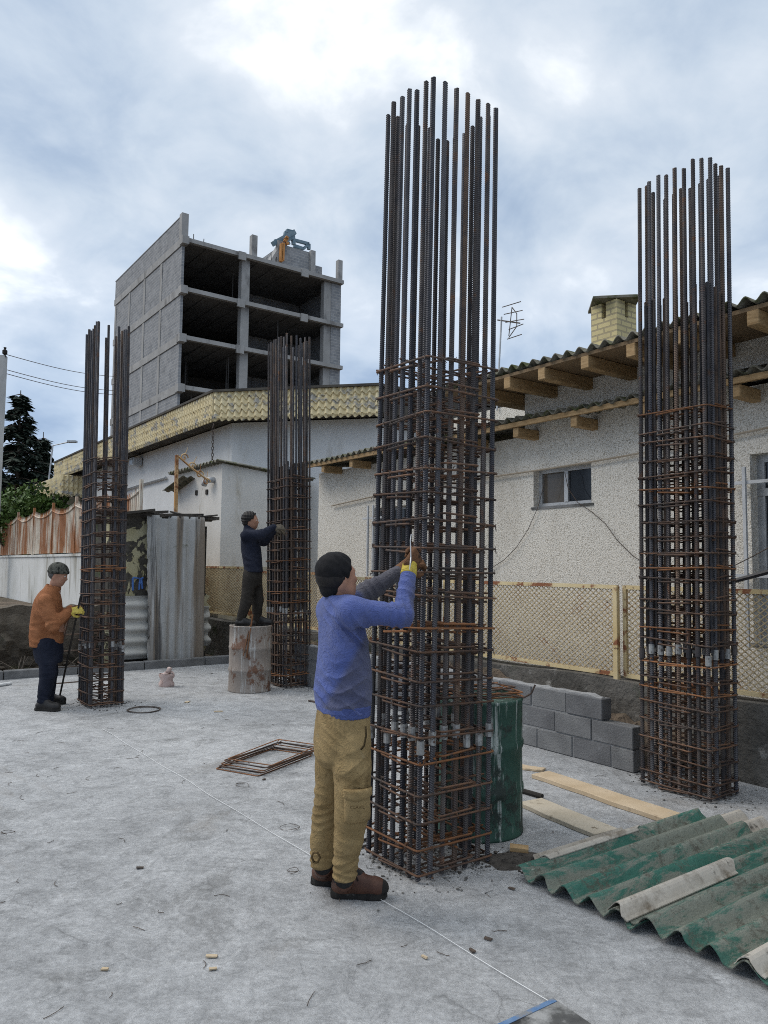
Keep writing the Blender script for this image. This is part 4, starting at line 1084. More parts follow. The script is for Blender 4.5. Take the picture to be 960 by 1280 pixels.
# ------------------------------------------------------------------ planks and sticks
def plank(lab, pa, pb, wd, th, mat, z=0.0, wob=.012):
    a_, b_ = G(*pa), G(*pb); d = (b_-a_); L = d.length; d /= L; n = Vector((-d.y, d.x, 0))
    mb = MB(); ph = random.uniform(0, 6)
    def fn(u, v):
        e = wob*math.sin(u*6+ph) + wob*.5*math.sin(u*17+ph*2)
        return a_ + d*(u*L) + n*(v*wd + (e if v == 0 else e*.4 if v == 1 else e*.6)) + Vector((0,0,z+th))
    mb.sheet(fn, 40, 3, (0,0,-th+.001))
    o = single('timber_plank', mb, mat, lab, 'plank', tuple(a_), 'planks lying on the slab', frame='world', bevel=.003)
pine = M('pine_plank', (.44,.335,.215), (.56,.445,.31), 3, .8, [((.24,.16,.09), 6, .62, .1), ((.45,.44,.42), 4, .62, .15)], .3, 60, .004)
pal = M('pale_plank', (.40,.345,.26), (.52,.46,.37), 3, .85, [((.20,.16,.11), 9, .60, .08), ((.46,.46,.45), 3, .58, .15)], .3, 60, .004)
plank('cleaner yellow pine plank with a wavy bark edge, in front of the block wall', (664, 973), (835, 1031), .19, .034, pine, wob=.009)
plank('pale cement-spattered plank lying nearest the green drum', (648, 1008), (742, 1049), .21, .03, pal, wob=.005)
plank('short plank stub half hidden behind the green drum', (640, 960), (677, 966), .09, .02, pine)
mb = MB(); mb.tube([G(640, 988) + Vector((0,0,.02)), G(678, 999) + Vector((0,0,.02))], .018, 8)
single('black_stick', mb, MAT['dark'], 'short black pipe stub lying between the two planks', 'pipe', tuple(G(640, 988)), frame='world')
# ------------------------------------------------------------------ green corrugated sheets
def green_mat(name, green, green2, th, pale):
    mt, nt, bs = new_mat(name)
    v = coords(nt, 'object', (1,1,1)); vs = coords(nt, 'object', (.45,2.2,1))
    col = ramp(nt, noise(nt, v, 4, 7, .6), [(.3, green), (.7, green2)])
    f = ramp(nt, noise(nt, vs, 2.6, 10, .78, .6), [(th, 0), (th+.06, 1)])
    col = mix(nt, math_n(nt, 'MULTIPLY', f, .85), col, (.21,.21,.175))
    f = ramp(nt, noise(nt, v, 8, 12, .82, .5), [(.52, 0), (.60, 1)])
    col = mix(nt, math_n(nt, 'MULTIPLY', f, .85), col, (.09,.083,.065))
    f = ramp(nt, noise(nt, coords(nt, 'object', (.5,1.5,1)), 11, 10, .8), [(.59, 0), (.66, 1)])
    col = mix(nt, f, col, pale)
    nt.links.new(col, bs.inputs['Base Color']); bs.inputs['Roughness'].default_value = .75; bs.inputs['Specular IOR Level'].default_value = .25
    bump(nt, bs, noise(nt, v, 26, 8, .7), .9, .012)
    return mt
gA = green_mat('green_sheet_paint', (.028,.110,.082), (.060,.170,.132), .45, (.36,.37,.31))
gB = green_mat('faded_green_sheet_paint', (.034,.105,.080), (.065,.155,.120), .46, (.26,.27,.22))
pale = M('bare_fibre_cement', (.36,.325,.275), (.47,.435,.38), 4, .9, [((.17,.14,.105), 4, .54, .14), ((.10,.12,.03), 2.5, .66, .08), ((.10,.09,.075), 11, .60, .1)], .4, 40, .006)
PG = .152; AMP = .031
e0 = SG(647, 1089, .05); e1 = SG(935, 1229, .01)
b0 = e0[1]; an = (e0[0]+e1[0])/2
print('sheet', e0, e1)
random.seed(41)
def gsheet(lab, bs, be, a0, a1, z, mat, seed, amp=AMP, slope=0, th=.0055, jag=.02, ph=0, tb=0):
    rs = np.random.RandomState(seed); n = max(8, int((bs-be)/PG*14)); ja, jb = rs.uniform(-jag,jag,n+1), rs.uniform(-jag,jag,n+1)
    ja = np.convolve(np.r_[ja[-1],ja,ja[0]], [.3,.4,.3], 'valid'); jb = np.convolve(np.r_[jb[-1],jb,jb[0]], [.3,.4,.3], 'valid'); ja *= .9
    mb = MB()
    def fn(u, v):
        b = bs + (be-bs)*u; i = int(round(u*n))
        lo, hi = a0 + ja[i], a1 + jb[i]*1.5
        return (lo + (hi-lo)*v, b, z + th + amp*(1+math.cos(2*PI*(b0-b)/PG + ph)) + slope*v + tb*u)
    mb.sheet(fn, n, 24, (0,0,-th))
    single('corrugated_sheet', mb, mat, lab, 'corrugated sheet', (a0, be, z), 'corrugated sheets', smooth=False)
    for p_ in bpy.data.objects[-1:] if False else []: pass
gsheet('bare whitish corrugated sheet under the green sheets, showing at their end by the rebar cage', b0-.35*PG, b0-5.6*PG, an+.9, an+1.92, .0, pale, 1)
gsheet('bright green corrugated sheet lying nearest the green drum, paint worn to grey', b0+.08*PG, b0-4.75*PG, an, an+1.68, .012, gA, 2, slope=.0)
gsheet('faded dull green corrugated sheet overlapping the brighter green one', b0-4.3*PG, b0-13.2*PG, an+.03, an+1.9, .022, gB, 3, slope=.0)
gsheet('whitish broken corrugated strip along the edge of the green sheets beside the planks', b0+.72*PG, b0-.16*PG, an+.20, an+1.02, .021, pale, 4, jag=.04)
gsheet('whitish broken corrugated strip with green algae at its tip, amid the green sheets', b0-3.62*PG, b0-4.42*PG, an+.01, an+.98, .034, pale, 5, jag=.04)
gsheet('brownish white corrugated strip on the faded green sheet, nearest the camera', b0-7.6*PG, b0-8.45*PG, an+.03, an+1.3, .036, pale, 6, jag=.04)
# ------------------------------------------------------------------ things round the left cage and the rusty drum
mb = MB(); A_, B_ = G(73, 879), D(101, 745, 8.55)
mb.tube([A_ + Vector((0,0,.005)), B_], .011, 6)
single('steel_rod', mb, MAT['dark'], 'thin black rod leaning from the slab to the hands of the orange-brown jacket man', 'rod', tuple(A_), frame='world')
LD = Thing('rebar_ladder', 'small rusty ladder of welded bars leaning against the left rebar cage', 'ladder', tuple(G(62, 868)), frame='world')
l0, l1 = G(62, 868) + Vector((0,0,.01)), D(88, 764, 9.3); r0, r1 = l0 + Vector((.32,.26,0)), l1 + Vector((.32,.26,0))
for p_, q_ in ((l0, l1), (r0, r1)):
    mb = MB(); mb.tube([p_, q_], .012, 6); LD.part('rail', mb, MAT['hoop'])
for k in range(5):
    t = .12 + k*.2; mb = MB(); mb.tube([l0.lerp(l1, t) , r0.lerp(r1, t)], .009, 5); LD.part('rung', mb, MAT['rebar_r'])
for i, (x0, y0, x1, y1, dd, rw_, lb) in enumerate(((308, 822, 316, 768, 9.78, .020, 'taller rusty flat bar leaning on the front of the rusty drum'), (304, 820, 312, 782, 9.76, .008, 'thin rusty rod leaning on the front of the rusty drum'))):
    p_, q_ = D(x0, y0, dd), D(x1, y1, dd + .06); g_ = Vector((p_.x - .05, dd - .12, 0))
    mb = MB(); mb.beam(p_, q_, rw_*2, rw_*.7); single('rusty_bar', mb, MAT['hoop_o'], lb, 'bar', tuple(p_), frame='world')
p_ = G(208, 858)
PB = MB()
PB.grid(lambda u, v: (p_.x + (.095+.015*math.sin(v*9))*math.cos(u*2*PI)*(1-.12*abs(math.sin(u*2*PI*2))) , p_.y + .08*math.sin(u*2*PI), v*.17 + .006*math.sin(u*30)), 24, 8)
PB.grid(lambda u, v: (p_.x + .09*(1-v)*math.cos(u*2*PI) + .02*math.sin(u*13), p_.y + .075*(1-v)*math.sin(u*2*PI), .17 + .05*math.sin(u*11)*(1-v)*v*2 + .03*v), 24, 6)
PB.beam((p_.x+.01, p_.y, .17), (p_.x+.04, p_.y, .25), .07, .05)
single('paper_sack', PB, M('pink_sack', (.44,.33,.30), (.55,.44,.41), 9, .85, [((.25,.15,.12), 8, .62, .1)], .5, 30, .01), 'small crumpled pinkish paper sack on the slab in front of the kerb', 'sack', tuple(p_), frame='world', smooth=True)
p_ = G(180, 888); mb = MB(); 
for k in range(3): mb.tube([(p_.x + (.17+.008*k)*math.cos(a), p_.y + (.17+.006*k)*math.sin(a), .006+.004*k+.003*math.sin(a*3+k)) for a in np.linspace(0, 2*PI, 28)[:-1]], .0035, 5, True)
single('wire_coil', mb, MAT['tie'], 'flat loop of dark wire lying beside the foot of the left rebar cage', 'wire coil', tuple(p_), frame='world')
mb = MB(); p_, q_ = G(-5, 859), G(14, 856); mb.tube([p_ + Vector((0,0,.022)), q_ + Vector((0,0,.022))], .022, 8)
single('white_pipe', mb, MAT['plaster'], 'white plastic pipe stub lying by the kerb at the left edge', 'pipe', tuple(p_), frame='world')
for i, (x0,y0,x1,y1,lb) in enumerate(((452,1060,478,1042,'upper'),(450,1052,480,1034,'lower'))):
    pass
for lb, x0, y0, x1, y1 in (('upper of two dark bars on the slab between khaki trousers and central cage', 446, 1056, 470, 1046), ('lower of two dark bars on the slab between khaki trousers and central cage', 444, 1063, 470, 1056)):
    a_, b_ = G(x0, y0), G(x1, y1); mb = MB(); mb.tube([a_ + Vector((0,0,.01)), b_ + Vector((0,0,.012))], .008, 6)
    single('loose_bar', mb, MAT['rebar'], lb, 'bar', tuple(a_), frame='world')
a_, b_ = G(386, 877), G(402, 880); mb = MB(); mb.tube([a_ + Vector((0,0,.01)), b_ + Vector((0,0,.012))], .012, 6)
single('loose_bar', mb, MAT['hoop'], 'short brown bar lying on the slab just left of the blue sweatshirt', 'bar', tuple(a_), frame='world')
# white setting-out cord
a_, b_ = G(128, 911, .008), G(760, 1297, .008); mb = MB()
mb.tube([a_ + (b_-a_)*t + Vector((.006*math.sin(t*40), .006*math.sin(t*23), 0)) for t in np.linspace(0, 1, 60)], .0017, 4)
single('string_line', mb, MAT['plaster'], 'thin white cord stretched across the whole slab past the brown boots', 'cord', tuple(a_), frame='world')
# dark steel plate with a blue painted edge
c0, c1, c2 = G(692, 1252), G(622, 1285), G(745, 1288)
dL, dR = (c1-c0), (c2-c0)
mb = MB(); cc = [c0, c0+dL*2.2, c0+dL*2.2+dR*2.2, c0+dR*2.2]
ci = [c0.lerp(cc[2], .06), cc[1].lerp(cc[3], .06), cc[2], cc[3].lerp(cc[1], .02)]
slab(mb, [(p.x, p.y) for p in cc[::-1]], .0, .012)
PLT = Thing('steel_plate', 'dark cement-stained plate with a blue painted edge lying on the slab', 'plate', tuple(c0), frame='world')
PLT.part('sheet', mb, M('stained_plate', (.055,.055,.055), (.13,.13,.125), 6, .8, [((.30,.30,.295), 6, .50, .14), ((.025,.025,.025), 5, .56, .1)], .4, 30, .006))
mb = MB(); n_ = Vector((-dL.y, dL.x, 0)).normalized()*.022; n_ = n_ if n_.dot(dR) > 0 else -n_
slab(mb, [(p.x, p.y) for p in (c0+dL*.02, c0+dL*2.2, c0+dL*2.2+n_, c0+dL*.02+n_)], .0125, .0145)
PLT.part('painted_edge', mb, M('blue_edge_paint', (.07,.15,.30), (.16,.24,.36), 14, .7, [((.20,.205,.21), 9, .46, .1)], 0))
# soil spilled at the foot of the central cage
random.seed(51)
mb = MB(); s0 = G(642, 1076)
mb.grid(lambda u, v: (s0.x + .20*v*math.cos(u*2*PI)*(1+.25*math.sin(u*19)), s0.y + .14*v*math.sin(u*2*PI)*(1+.2*math.sin(u*13)), .022*(1-v)**.8 + .004*math.sin(u*40)*(1-v)), 40, 8)
for i in range(170):
    q = abs(random.gauss(0,.5)); t = random.uniform(0, 2*PI); r_ = random.choice([.004,.006,.009,.013])
    mb.rock((s0.x + .24*q*math.cos(t), s0.y + .17*q*math.sin(t), r_*.3 + .012*max(0,1-q)), r_)
single('spilled_soil', mb, M('dark_soil', (.035,.03,.026), (.085,.075,.065), 12, .95, (), .6, 50, .01), None, None, tuple(s0), frame='world', kind='stuff')
p_ = G(648, 1064); mb = MB(); mb.beam(p_ + Vector((-.05,.0,.022)), p_ + Vector((.055,-.02,.018)), .07, .022)
single('wood_offcut', mb, MAT['wood'], 'small brown wood offcut on the spilled soil beside the green drum', 'offcut', tuple(p_), frame='world')
# chips and wire scraps scattered on the slab
random.seed(61)
chipm = M('wood_chip', (.40,.31,.20), (.52,.43,.31), 8, .9, (), 0)
def chip(lab, px, py, L, wd, mat, cat='chip', name='wood_chip', group=None):
    p_ = G(px, py); a = random.uniform(0, PI); mb = MB(); mb.beam(p_ + Vector((-L/2*math.cos(a), -L/2*math.sin(a), .008)), p_ + Vector((L/2*math.cos(a), L/2*math.sin(a), .006)), wd, .006); mb.v = [(x + random.uniform(-.18,.18)*wd, y + random.uniform(-.18,.18)*wd, z) for x, y, z in mb.v]
    single(name, mb, mat, lab, cat, tuple(p_), group, frame='world')
for px, py, L in ((234, 878, .10), (273, 890, .10), (265, 1197, .045), (266, 1213, .03), (531, 1198, .03), (131, 1213, .03)):
    chip('small tan wood chip lying on the grey slab', px, py, L, L*.45, chipm, group='wood chips scattered on the slab')
darkm = MAT['tie']
scr = [(175,1086),(265,842),(610,1175),(400,967),(640,1112),(330,975),(590,1190)]
for px, py in scr:
    chip('small dark crumb lying on the grey slab', px, py, .035, .016, darkm, 'crumb', 'dark_crumb', 'dark crumbs scattered on the slab')
for i in range(64):
    px, py = random.uniform(5, 640), random.choice([random.uniform(880, 1010), random.uniform(900, 1260)])
    p_ = G(px, py); a = random.uniform(0, 2*PI); L = random.uniform(.03, .11); c_ = random.uniform(-1.2, 1.2); pts = []
    for k in range(6):
        pts.append(p_ + Vector((L*k/5*math.cos(a + c_*k/5), L*k/5*math.sin(a + c_*k/5), .003 + .004*random.random())))
    mb = MB(); mb.tube(pts, .0016, 4)
    single('wire_scrap', mb, darkm, 'thin scrap of dark tie wire lying on the grey slab', 'wire scrap', tuple(p_), 'scraps of tie wire scattered on the slab', frame='world')
for px, py in ((303, 983), (362, 1036), (10, 1042), (366, 1090)):
    p_ = G(px, py); mb = MB(); r_ = random.uniform(.03,.06); ph = random.uniform(0,6)
    mb.tube([p_ + Vector((r_*math.cos(t+ph)*(1+.2*math.sin(2*t)), r_*math.sin(t+ph), .004+.01*abs(math.sin(t*.7)))) for t in np.linspace(0, 8.5, 26)], .0016, 4)
    single('wire_loop', mb, darkm, 'little curled loop of dark tie wire lying on the grey slab', 'wire loop', tuple(p_), 'curled loops of tie wire on the slab', frame='world')
# ------------------------------------------------------------------ people: bodies and clothes from smooth distance fields
class Field:
    def __init__(s, lo, hi, h):
        s.h = h; s.lo = np.array(lo, float) - 3*h; n = np.ceil((np.array(hi, float) + 3*h - s.lo)/h).astype(int) + 1
        s.ax = [s.lo[i] + h*np.arange(n[i]) for i in range(3)]
        s.f = np.full(n, 1.0, np.float32)
    def sub(s, lo, hi, m):
        sl = []
        for i in range(3):
            a = np.searchsorted(s.ax[i], lo[i]-m); b = np.searchsorted(s.ax[i], hi[i]+m); sl.append(slice(max(a,0), max(b, a+1)))
        g = np.meshgrid(*[s.ax[i][sl[i]] for i in range(3)], indexing='ij')
        return tuple(sl), g
    def put(s, sl, d, k):
        o = s.f[sl]
        if k < 0:       # carve
            s.f[sl] = np.maximum(o, -d); return
        if k == 0: s.f[sl] = np.minimum(o, d); return
        hh = np.clip(.5 + .5*(o-d)/k, 0, 1)
        s.f[sl] = (o*(1-hh) + d*hh - k*hh*(1-hh)).astype(np.float32)
    def cone(s, a, b, ra, rb, k=.02, flat=None, amt=1):
        a, b = np.array(a, float), np.array(b, float); r = max(ra, rb)
        sl, (X,Y,Z) = s.sub(np.minimum(a,b)-r, np.maximum(a,b)+r, abs(k)+2*s.h)
        if X.size == 0: return s
        ab = b-a; L2 = max(ab@ab, 1e-9)
        t = np.clip(((X-a[0])*ab[0]+(Y-a[1])*ab[1]+(Z-a[2])*ab[2])/L2, 0, 1)
        dx, dy, dz = X-a[0]-t*ab[0], Y-a[1]-t*ab[1], Z-a[2]-t*ab[2]
        d2 = dx*dx+dy*dy+dz*dz
        if flat is not None:
            p = dx*flat[0]+dy*flat[1]+dz*flat[2]; d2 = d2 + p*p*(amt*amt-1)
        s.put(sl, np.sqrt(d2) - (ra+(rb-ra)*t), k); return s
    def chain(s, pts, rs, k=.02, **kw):
        for i in range(len(pts)-1): s.cone(pts[i], pts[i+1], rs[i], rs[i+1], k, **kw)
        return s
    def ell(s, c, r, fw=(1,0,0), upv=(0,0,1), k=.02):
        c = np.array(c, float); fw = np.array(Vector(fw).normalized()); upv = np.array(upv, float); upv = upv - fw*(upv@fw); upv /= np.linalg.norm(upv); lt = np.cross(upv, fw)
        m = max(r); sl, (X,Y,Z) = s.sub(c-m, c+m, abs(k)+2*s.h)
        if X.size == 0: return s
        X, Y, Z = X-c[0], Y-c[1], Z-c[2]
        p = [(X*v[0]+Y*v[1]+Z*v[2])/q for v, q in ((fw,r[0]),(lt,r[1]),(upv,r[2]))]
        q = np.sqrt(p[0]**2+p[1]**2+p[2]**2) + 1e-6
        g = np.sqrt((p[0]/r[0])**2+(p[1]/r[1])**2+(p[2]/r[2])**2) + 1e-6
        s.put(sl, q*(q-1)/g, k); return s
    def stack(s, secs, head, k=.03, p=2.3):
        """upright body of oval sections (z, cx, cy, r along heading, r across)"""
        S = np.array(sorted(secs), float); zf = np.linspace(S[0,0], S[-1,0], 200)
        cs = []
        for j in range(1, 5):
            v = np.interp(zf, S[:,0], S[:,j]); ker = np.hanning(25); ker /= ker.sum()
            cs.append(np.convolve(np.pad(v, 12, 'edge'), ker, 'valid'))
        r = max(S[:,3].max(), S[:,4].max())
        sl, (X,Y,Z) = s.sub((S[:,1].min()-r, S[:,2].min()-r, S[0,0]), (S[:,1].max()+r, S[:,2].max()+r, S[-1,0]), abs(k)+2*s.h)
        cx, cy, ra, rb = [np.interp(Z, zf, v) for v in cs]
        fx, fy = math.cos(head), math.sin(head); X, Y = X-cx, Y-cy
        u, v = (X*fx+Y*fy)/ra, (-X*fy+Y*fx)/rb
        q = (np.abs(u)**p + np.abs(v)**p)**(1/p)
        d = (q-1)*np.minimum(ra, rb)
        zc, zh = (S[0,0]+S[-1,0])/2, (S[-1,0]-S[0,0])/2
        s.put(sl, np.maximum(d, np.abs(Z-zc)-zh), k); return s
    def half(s, n, c):
        """keep only the side of the plane where n.(p-c) < 0"""
        n = np.array(Vector(n).normalized()); g = np.meshgrid(*s.ax, indexing='ij', sparse=True)
        d = (g[0]-c[0])*n[0] + (g[1]-c[1])*n[1] + (g[2]-c[2])*n[2]
        s.f = np.maximum(s.f, d.astype(np.float32)); return s
    def folds(s, lst, seed=0, gain=1.7):
        """cloth creases: (centre, reach, direction, wavelength, depth)"""
        rs = np.random.RandomState(seed)
        for c, reach, n, wl, am in lst:
            c = np.array(c, float); n = np.array(Vector(n).normalized()); m = reach
            sl, (X,Y,Z) = s.sub(c-m, c+m, 0)
            if X.size == 0: continue
            X, Y, Z = X-c[0], Y-c[1], Z-c[2]
            am = am*gain; w = np.clip(1-(X*X+Y*Y+Z*Z)/(m*m), 0, 1)**1.5
            a, b, e = rs.uniform(-1,1,3)*18, rs.uniform(-1,1,3)*30, rs.uniform(0,6,2)
            warp = .9*np.sin(a[0]*X+a[1]*Y+a[2]*Z+e[0]) + .5*np.sin(b[0]*X+b[1]*Y+b[2]*Z+e[1])
            ph = 2*PI*(X*n[0]+Y*n[1]+Z*n[2])/wl + warp*2.4
            sh = np.sin(ph); s.f[sl] += (am*w*(.9-1.9*np.abs(np.sin(ph*.5))**.55)*-(.72+.28*warp)).astype(np.float32)
        return s
    def mesh(s, name, mat, sm=1):
        f = s.f
        for _ in range(sm):
            for ax in range(3):
                f = (np.roll(f, 1, ax) + 2*f + np.roll(f, -1, ax))/4
        for ax in range(3):
            ix = [slice(None)]*3; ix[ax] = slice(0, 1); f[tuple(ix)] = 1; ix[ax] = slice(-1, None); f[tuple(ix)] = 1
        ins = f < 0; nx, ny, nz = f.shape
        c = [f[i:nx-1+i, j:ny-1+j, k:nz-1+k] for i in (0,1) for j in (0,1) for k in (0,1)]
        cnt = sum((q < 0).astype(np.int8) for q in c); act = (cnt > 0) & (cnt < 8)
        idx = np.full(act.shape, -1, np.int64); I = np.argwhere(act); idx[act] = np.arange(len(I))
        vals = np.stack([q[act] for q in c], 1); off = np.array([(i,j,k) for i in (0,1) for j in (0,1) for k in (0,1)], float)
        P = np.zeros((len(I), 3)); W = np.zeros(len(I))
        for a in range(8):
            for b in range(a+1, 8):
                if np.abs(off[a]-off[b]).sum() != 1: continue
                va, vb = vals[:,a], vals[:,b]; cr = (va < 0) != (vb < 0)
                t = np.where(cr, va/(va-vb+1e-12), 0)
                P += cr[:,None]*(off[a] + (off[b]-off[a])*t[:,None]); W += cr
        V = s.lo + s.h*(I + P/W[:,None])
        F_ = []
        for ax in range(3):
            u, v = (ax+1) % 3, (ax+2) % 3
            A = [slice(None)]*3; B = [slice(None)]*3; A[ax] = slice(0, -1); B[ax] = slice(1, None)
            cr = ins[tuple(A)] != ins[tuple(B)]
            E = np.argwhere(cr); E = E[(E[:,u] > 0) & (E[:,v] > 0) & (E[:,u] < f.shape[u]-1) & (E[:,v] < f.shape[v]-1)]
            flip = ins[tuple(A)][tuple(E.T)]
            def at(du, dv):
                Q = E.copy(); Q[:,u] += du; Q[:,v] += dv; return idx[tuple(Q.T)]
            q = np.stack([at(-1,-1), at(0,-1), at(0,0), at(-1,0)], 1)
            q[~flip] = q[~flip][:, ::-1]; F_.append(q)
        F_ = np.concatenate(F_); F_ = F_[(F_ >= 0).all(1)]
        me = bpy.data.meshes.new(name); me.from_pydata(V.tolist(), [], F_.tolist()); me.materials.append(mat)
        me.polygons.foreach_set('use_smooth', [True]*len(me.polygons)); me.update()
        return me
def vec(*a): return np.array(a, float)
def head_field(fl, c, fw, s=1.0, hairless=True):
    """skull, face, ears on an existing field; c is the centre of the head, fw the way the face looks"""
    f = np.array(Vector(fw).normalized()); u = vec(0,0,1); u = u - f*(u@f); u /= np.linalg.norm(u); l = np.cross(u, f)
    P = lambda x, y, z: c + s*(f*x + l*y + u*z)
    fl.ell(P(-.012,0,.025), (.098*s,.077*s,.092*s), f, u, .02)
    fl.ell(P(.030,0,-.045), (.066*s,.060*s,.078*s), f, u, .035)
    fl.cone(P(.058,0,-.098), P(.03,0,-.10), .024*s, .034*s, .03)                  # chin
    for q in (-1, 1):
        fl.cone(P(.03,q*.042,-.085), P(-.02,q*.058,-.045), .018*s, .02*s, .025)   # jaw
        fl.ell(P(.062,q*.036,-.018), (.022*s,.022*s,.018*s), f, u, .02)           # cheekbone
        fl.ell(P(-.008,q*.077,-.012), (.020*s,.008*s,.034*s), f + l*q*.0, u, .008)
        fl.ell(P(-.001,q*.086,-.012), (.008*s,.006*s,.018*s), f, u, -1)
    fl.cone(P(.078,-.03,.018), P(.078,.03,.018), .016*s, .016*s, .02)             # brow
    for q in (-1, 1): fl.ell(P(.098,q*.031,.000), (.022*s,.018*s,.012*s), f, u, -1)
    fl.cone(P(.088,0,.005), P(.110,0,-.032), .009*s, .014*s, .012)                # nose
    for q in (-1, 1): fl.ell(P(.098,q*.012,-.036), (.012*s,.009*s,.009*s), f, u, .008)
    fl.ell(P(.088,0,-.062), (.014*s,.024*s,.007*s), f, u, .008); fl.ell(P(.085,0,-.074), (.014*s,.021*s,.007*s), f, u, .008)
    return P
def hand_field(fl, wr, d, n, s=1.0, curl=(1.2,1.3,.8), spread=.02, thick=1.0, thumb_side=1):
    """five separate fingers: d towards the fingers, n the way the palm faces"""
    d = Vector(d).normalized(); n = Vector(n); n = (n - d*n.dot(d)).normalized(); sd = d.cross(n)*thumb_side
    wr = Vector(wr); k = .006
    A = lambda x, y, z=0: wr + (d*x + sd*y + n*z)*s
    for y in (-.030, -.010, .010, .030): fl.cone(A(.0, y*.6), A(.088, y), .018*s*thick, .0135*s*thick, .012)
    L = (.066, .082, .090, .080); ys = (-.032, -.011, .011, .032)
    for i in range(4):
        p = A(.088, ys[i]*1.04); dirv = d; r = (.0098, .0108, .0112, .0106)[i]*s*thick
        dirv = (d + sd*(ys[i]*spread*30)).normalized()
        for j, q in enumerate((.46, .31, .23)):
            c_ = curl[j]*(1 + .06*(1.5-i)); dirv = (Matrix.Rotation(c_, 3, d.cross(n)) @ dirv)
            e = p + dirv*(L[i]*q*1.12*s); fl.cone(p, e, r, r*.93, k); p = e; r *= .93
    p = A(.022, .026, .006); e = p + (sd*.75 + d*.55 + n*.25).normalized()*.042*s; fl.cone(p, e, .0155*s*thick, .0125*s*thick, .012)
    e2 = e + (d*.75 + sd*.15 + n*.55).normalized()*.034*s; fl.cone(e, e2, .0125*s*thick, .0115*s*thick, k); e3 = e2 + (d*.55 - sd*.25 + n*.7).normalized()*.026*s; fl.cone(e2, e3, .0115*s*thick, .0095*s*thick, k)
def wrinkle(mt, st=.8, sc=15, dist=.03):
    nt = mt.node_tree; bs = nt.nodes['Principled BSDF']; v = coords(nt, 'object', (1,1,1))
    a = noise(nt, v, sc, 6, .62, 2.2); r = math_n(nt, 'ABSOLUTE', math_n(nt, 'SUBTRACT', a, .5))
    b = N(nt, 'ShaderNodeBump'); b.inputs['Strength'].default_value = st; b.inputs['Distance'].default_value = dist
    nt.links.new(r, b.inputs['Height'])
    old = bs.inputs['Normal'].links
    if old: nt.links.new(old[0].from_socket, b.inputs['Normal'])
    nt.links.new(b.outputs['Normal'], bs.inputs['Normal']); return mt
def cloth(name, c1, c2, stains=(), bsc=320, bst=.3, rough=.9, scale=6):
    return wrinkle(M(name, c1, c2, scale, rough, stains, bst, bsc, .002, coord='object', spec=.15))
SKIN = M('skin', (.33,.17,.11), (.40,.215,.145), 12, .55, [((.36,.14,.10), 9, .58, .2)], .15, 220, .001, coord='object')
HAIR = M('black_hair', (.008,.007,.007), (.022,.018,.016), 60, .6, (), .6, 160, .004, coord='object', stretch=(1,1,.3))
EYEW = M('eye_white', (.62,.60,.57), (.68,.66,.63), 20, .2, (), 0)
def person(label, base, group=None):
    o = link(bpy.data.objects.new('person', None)); return o
class Person:
    def __init__(s, label, base): s.base = np.array(base, float); s.label = label; s.o = None
    def loc(s, w): return np.array(w, float) - s.base
    def body(s, fl, mat):
        me = fl.mesh('person', mat); s.o = link(bpy.data.objects.new('person', me)); s.o.location = s.base
        s.o['label'] = s.label; s.o['category'] = 'person'; s.o['group'] = 'workmen on the slab'
    def add(s, name, me, label=None, parent=None):
        o = link(bpy.data.objects.new(name, me)); o.parent = parent or s.o
        if label: o['label'] = label
        return o
    def addmb(s, name, mb, mat, label=None, parent=None, smooth=True):
        me = mb.mesh(name, mat, (0,0,0), smooth); return s.add(name, me, label, parent)
def eyes(P_, pr, s=1.0):
    for q in (-1, 1):
        mb = MB(); c = P_(.081, q*.031, .000); mb.lathe([(0,-.012),(.008,-.009),(.012,0),(.008,.009),(0,.012)], 10, tuple(c)); pr.addmb('eye', mb, EYEW)

# ---- the man in the blue sweatshirt
HD = R(20); fx, fy = math.cos(HD), math.sin(HD)
hf = vec(fx, fy, 0); hl_ = vec(-fy, fx, 0)
base = vec(-.20, 3.76, 0)
p1_ = Person('man in a blue sweatshirt, khaki cargo trousers and black knit cap', base)
W = lambda px, py, Y: np.array(D(px, py, Y)) - base
headc = W(422, 721, 3.75); face = vec(math.cos(R(36)), math.sin(R(36)), .16)
neck0, neck1 = W(424, 765, 3.76), W(426, 738, 3.755)
shR, shL = W(441, 766, 3.60), W(416, 762, 3.90)
elR, elL = W(503, 769, 3.66), W(463, 738, 3.98)
wrR, wrL = W(511, 715, 3.80), W(497, 716, 3.97)
hip = lambda px, Y: W(px, 930, Y)
def sec(px0, px1, py, Y, across, extra=0):
    """an oval section whose outline seen from the camera runs from px0 to px1 at height py"""
    a, b = W(px0, py, Y), W(px1, py, Y); c = (a+b)/2; half = np.linalg.norm(b-a)/2 + extra
    ra = math.sqrt(max(half*half - (across*math.sin(HD))**2, .004))/math.cos(HD)
    return (c[2], c[0], c[1], ra, across)
# body (skin) as one continuous figure under the clothes
b = Field((-.42,-.42,-.0), (.55,.45,1.78), .0075)
b.stack([sec(410,450,905,3.75,.10), sec(408,450,850,3.75,.11), sec(408,448,800,3.75,.12), sec(410,446,770,3.75,.13), sec(415,438,752,3.75,.07)], HD, .02)
b.cone(neck0, neck1, .058, .052, .03); b.cone(neck1, headc + vec(0,0,-.03), .052, .055, .03)
Pm = head_field(b, headc, face, .95)
for sh, el, wr in ((shR, elR, wrR), (shL, elL, wrL)): b.chain([sh, el, wr], [.042,.036,.028], .01)
kR, kL = W(440, 990, 3.63), W(408, 990, 3.84); aR_, aL_ = W(430, 1095, 3.66), W(401, 1080, 3.85)
hR, hL_ = W(436, 915, 3.66), W(420, 915, 3.84)
for h_, k_, a_ in ((hR, kR, aR_), (hL_, kL, aL_)): b.chain([h_, k_, a_], [.065,.045,.030], .02)
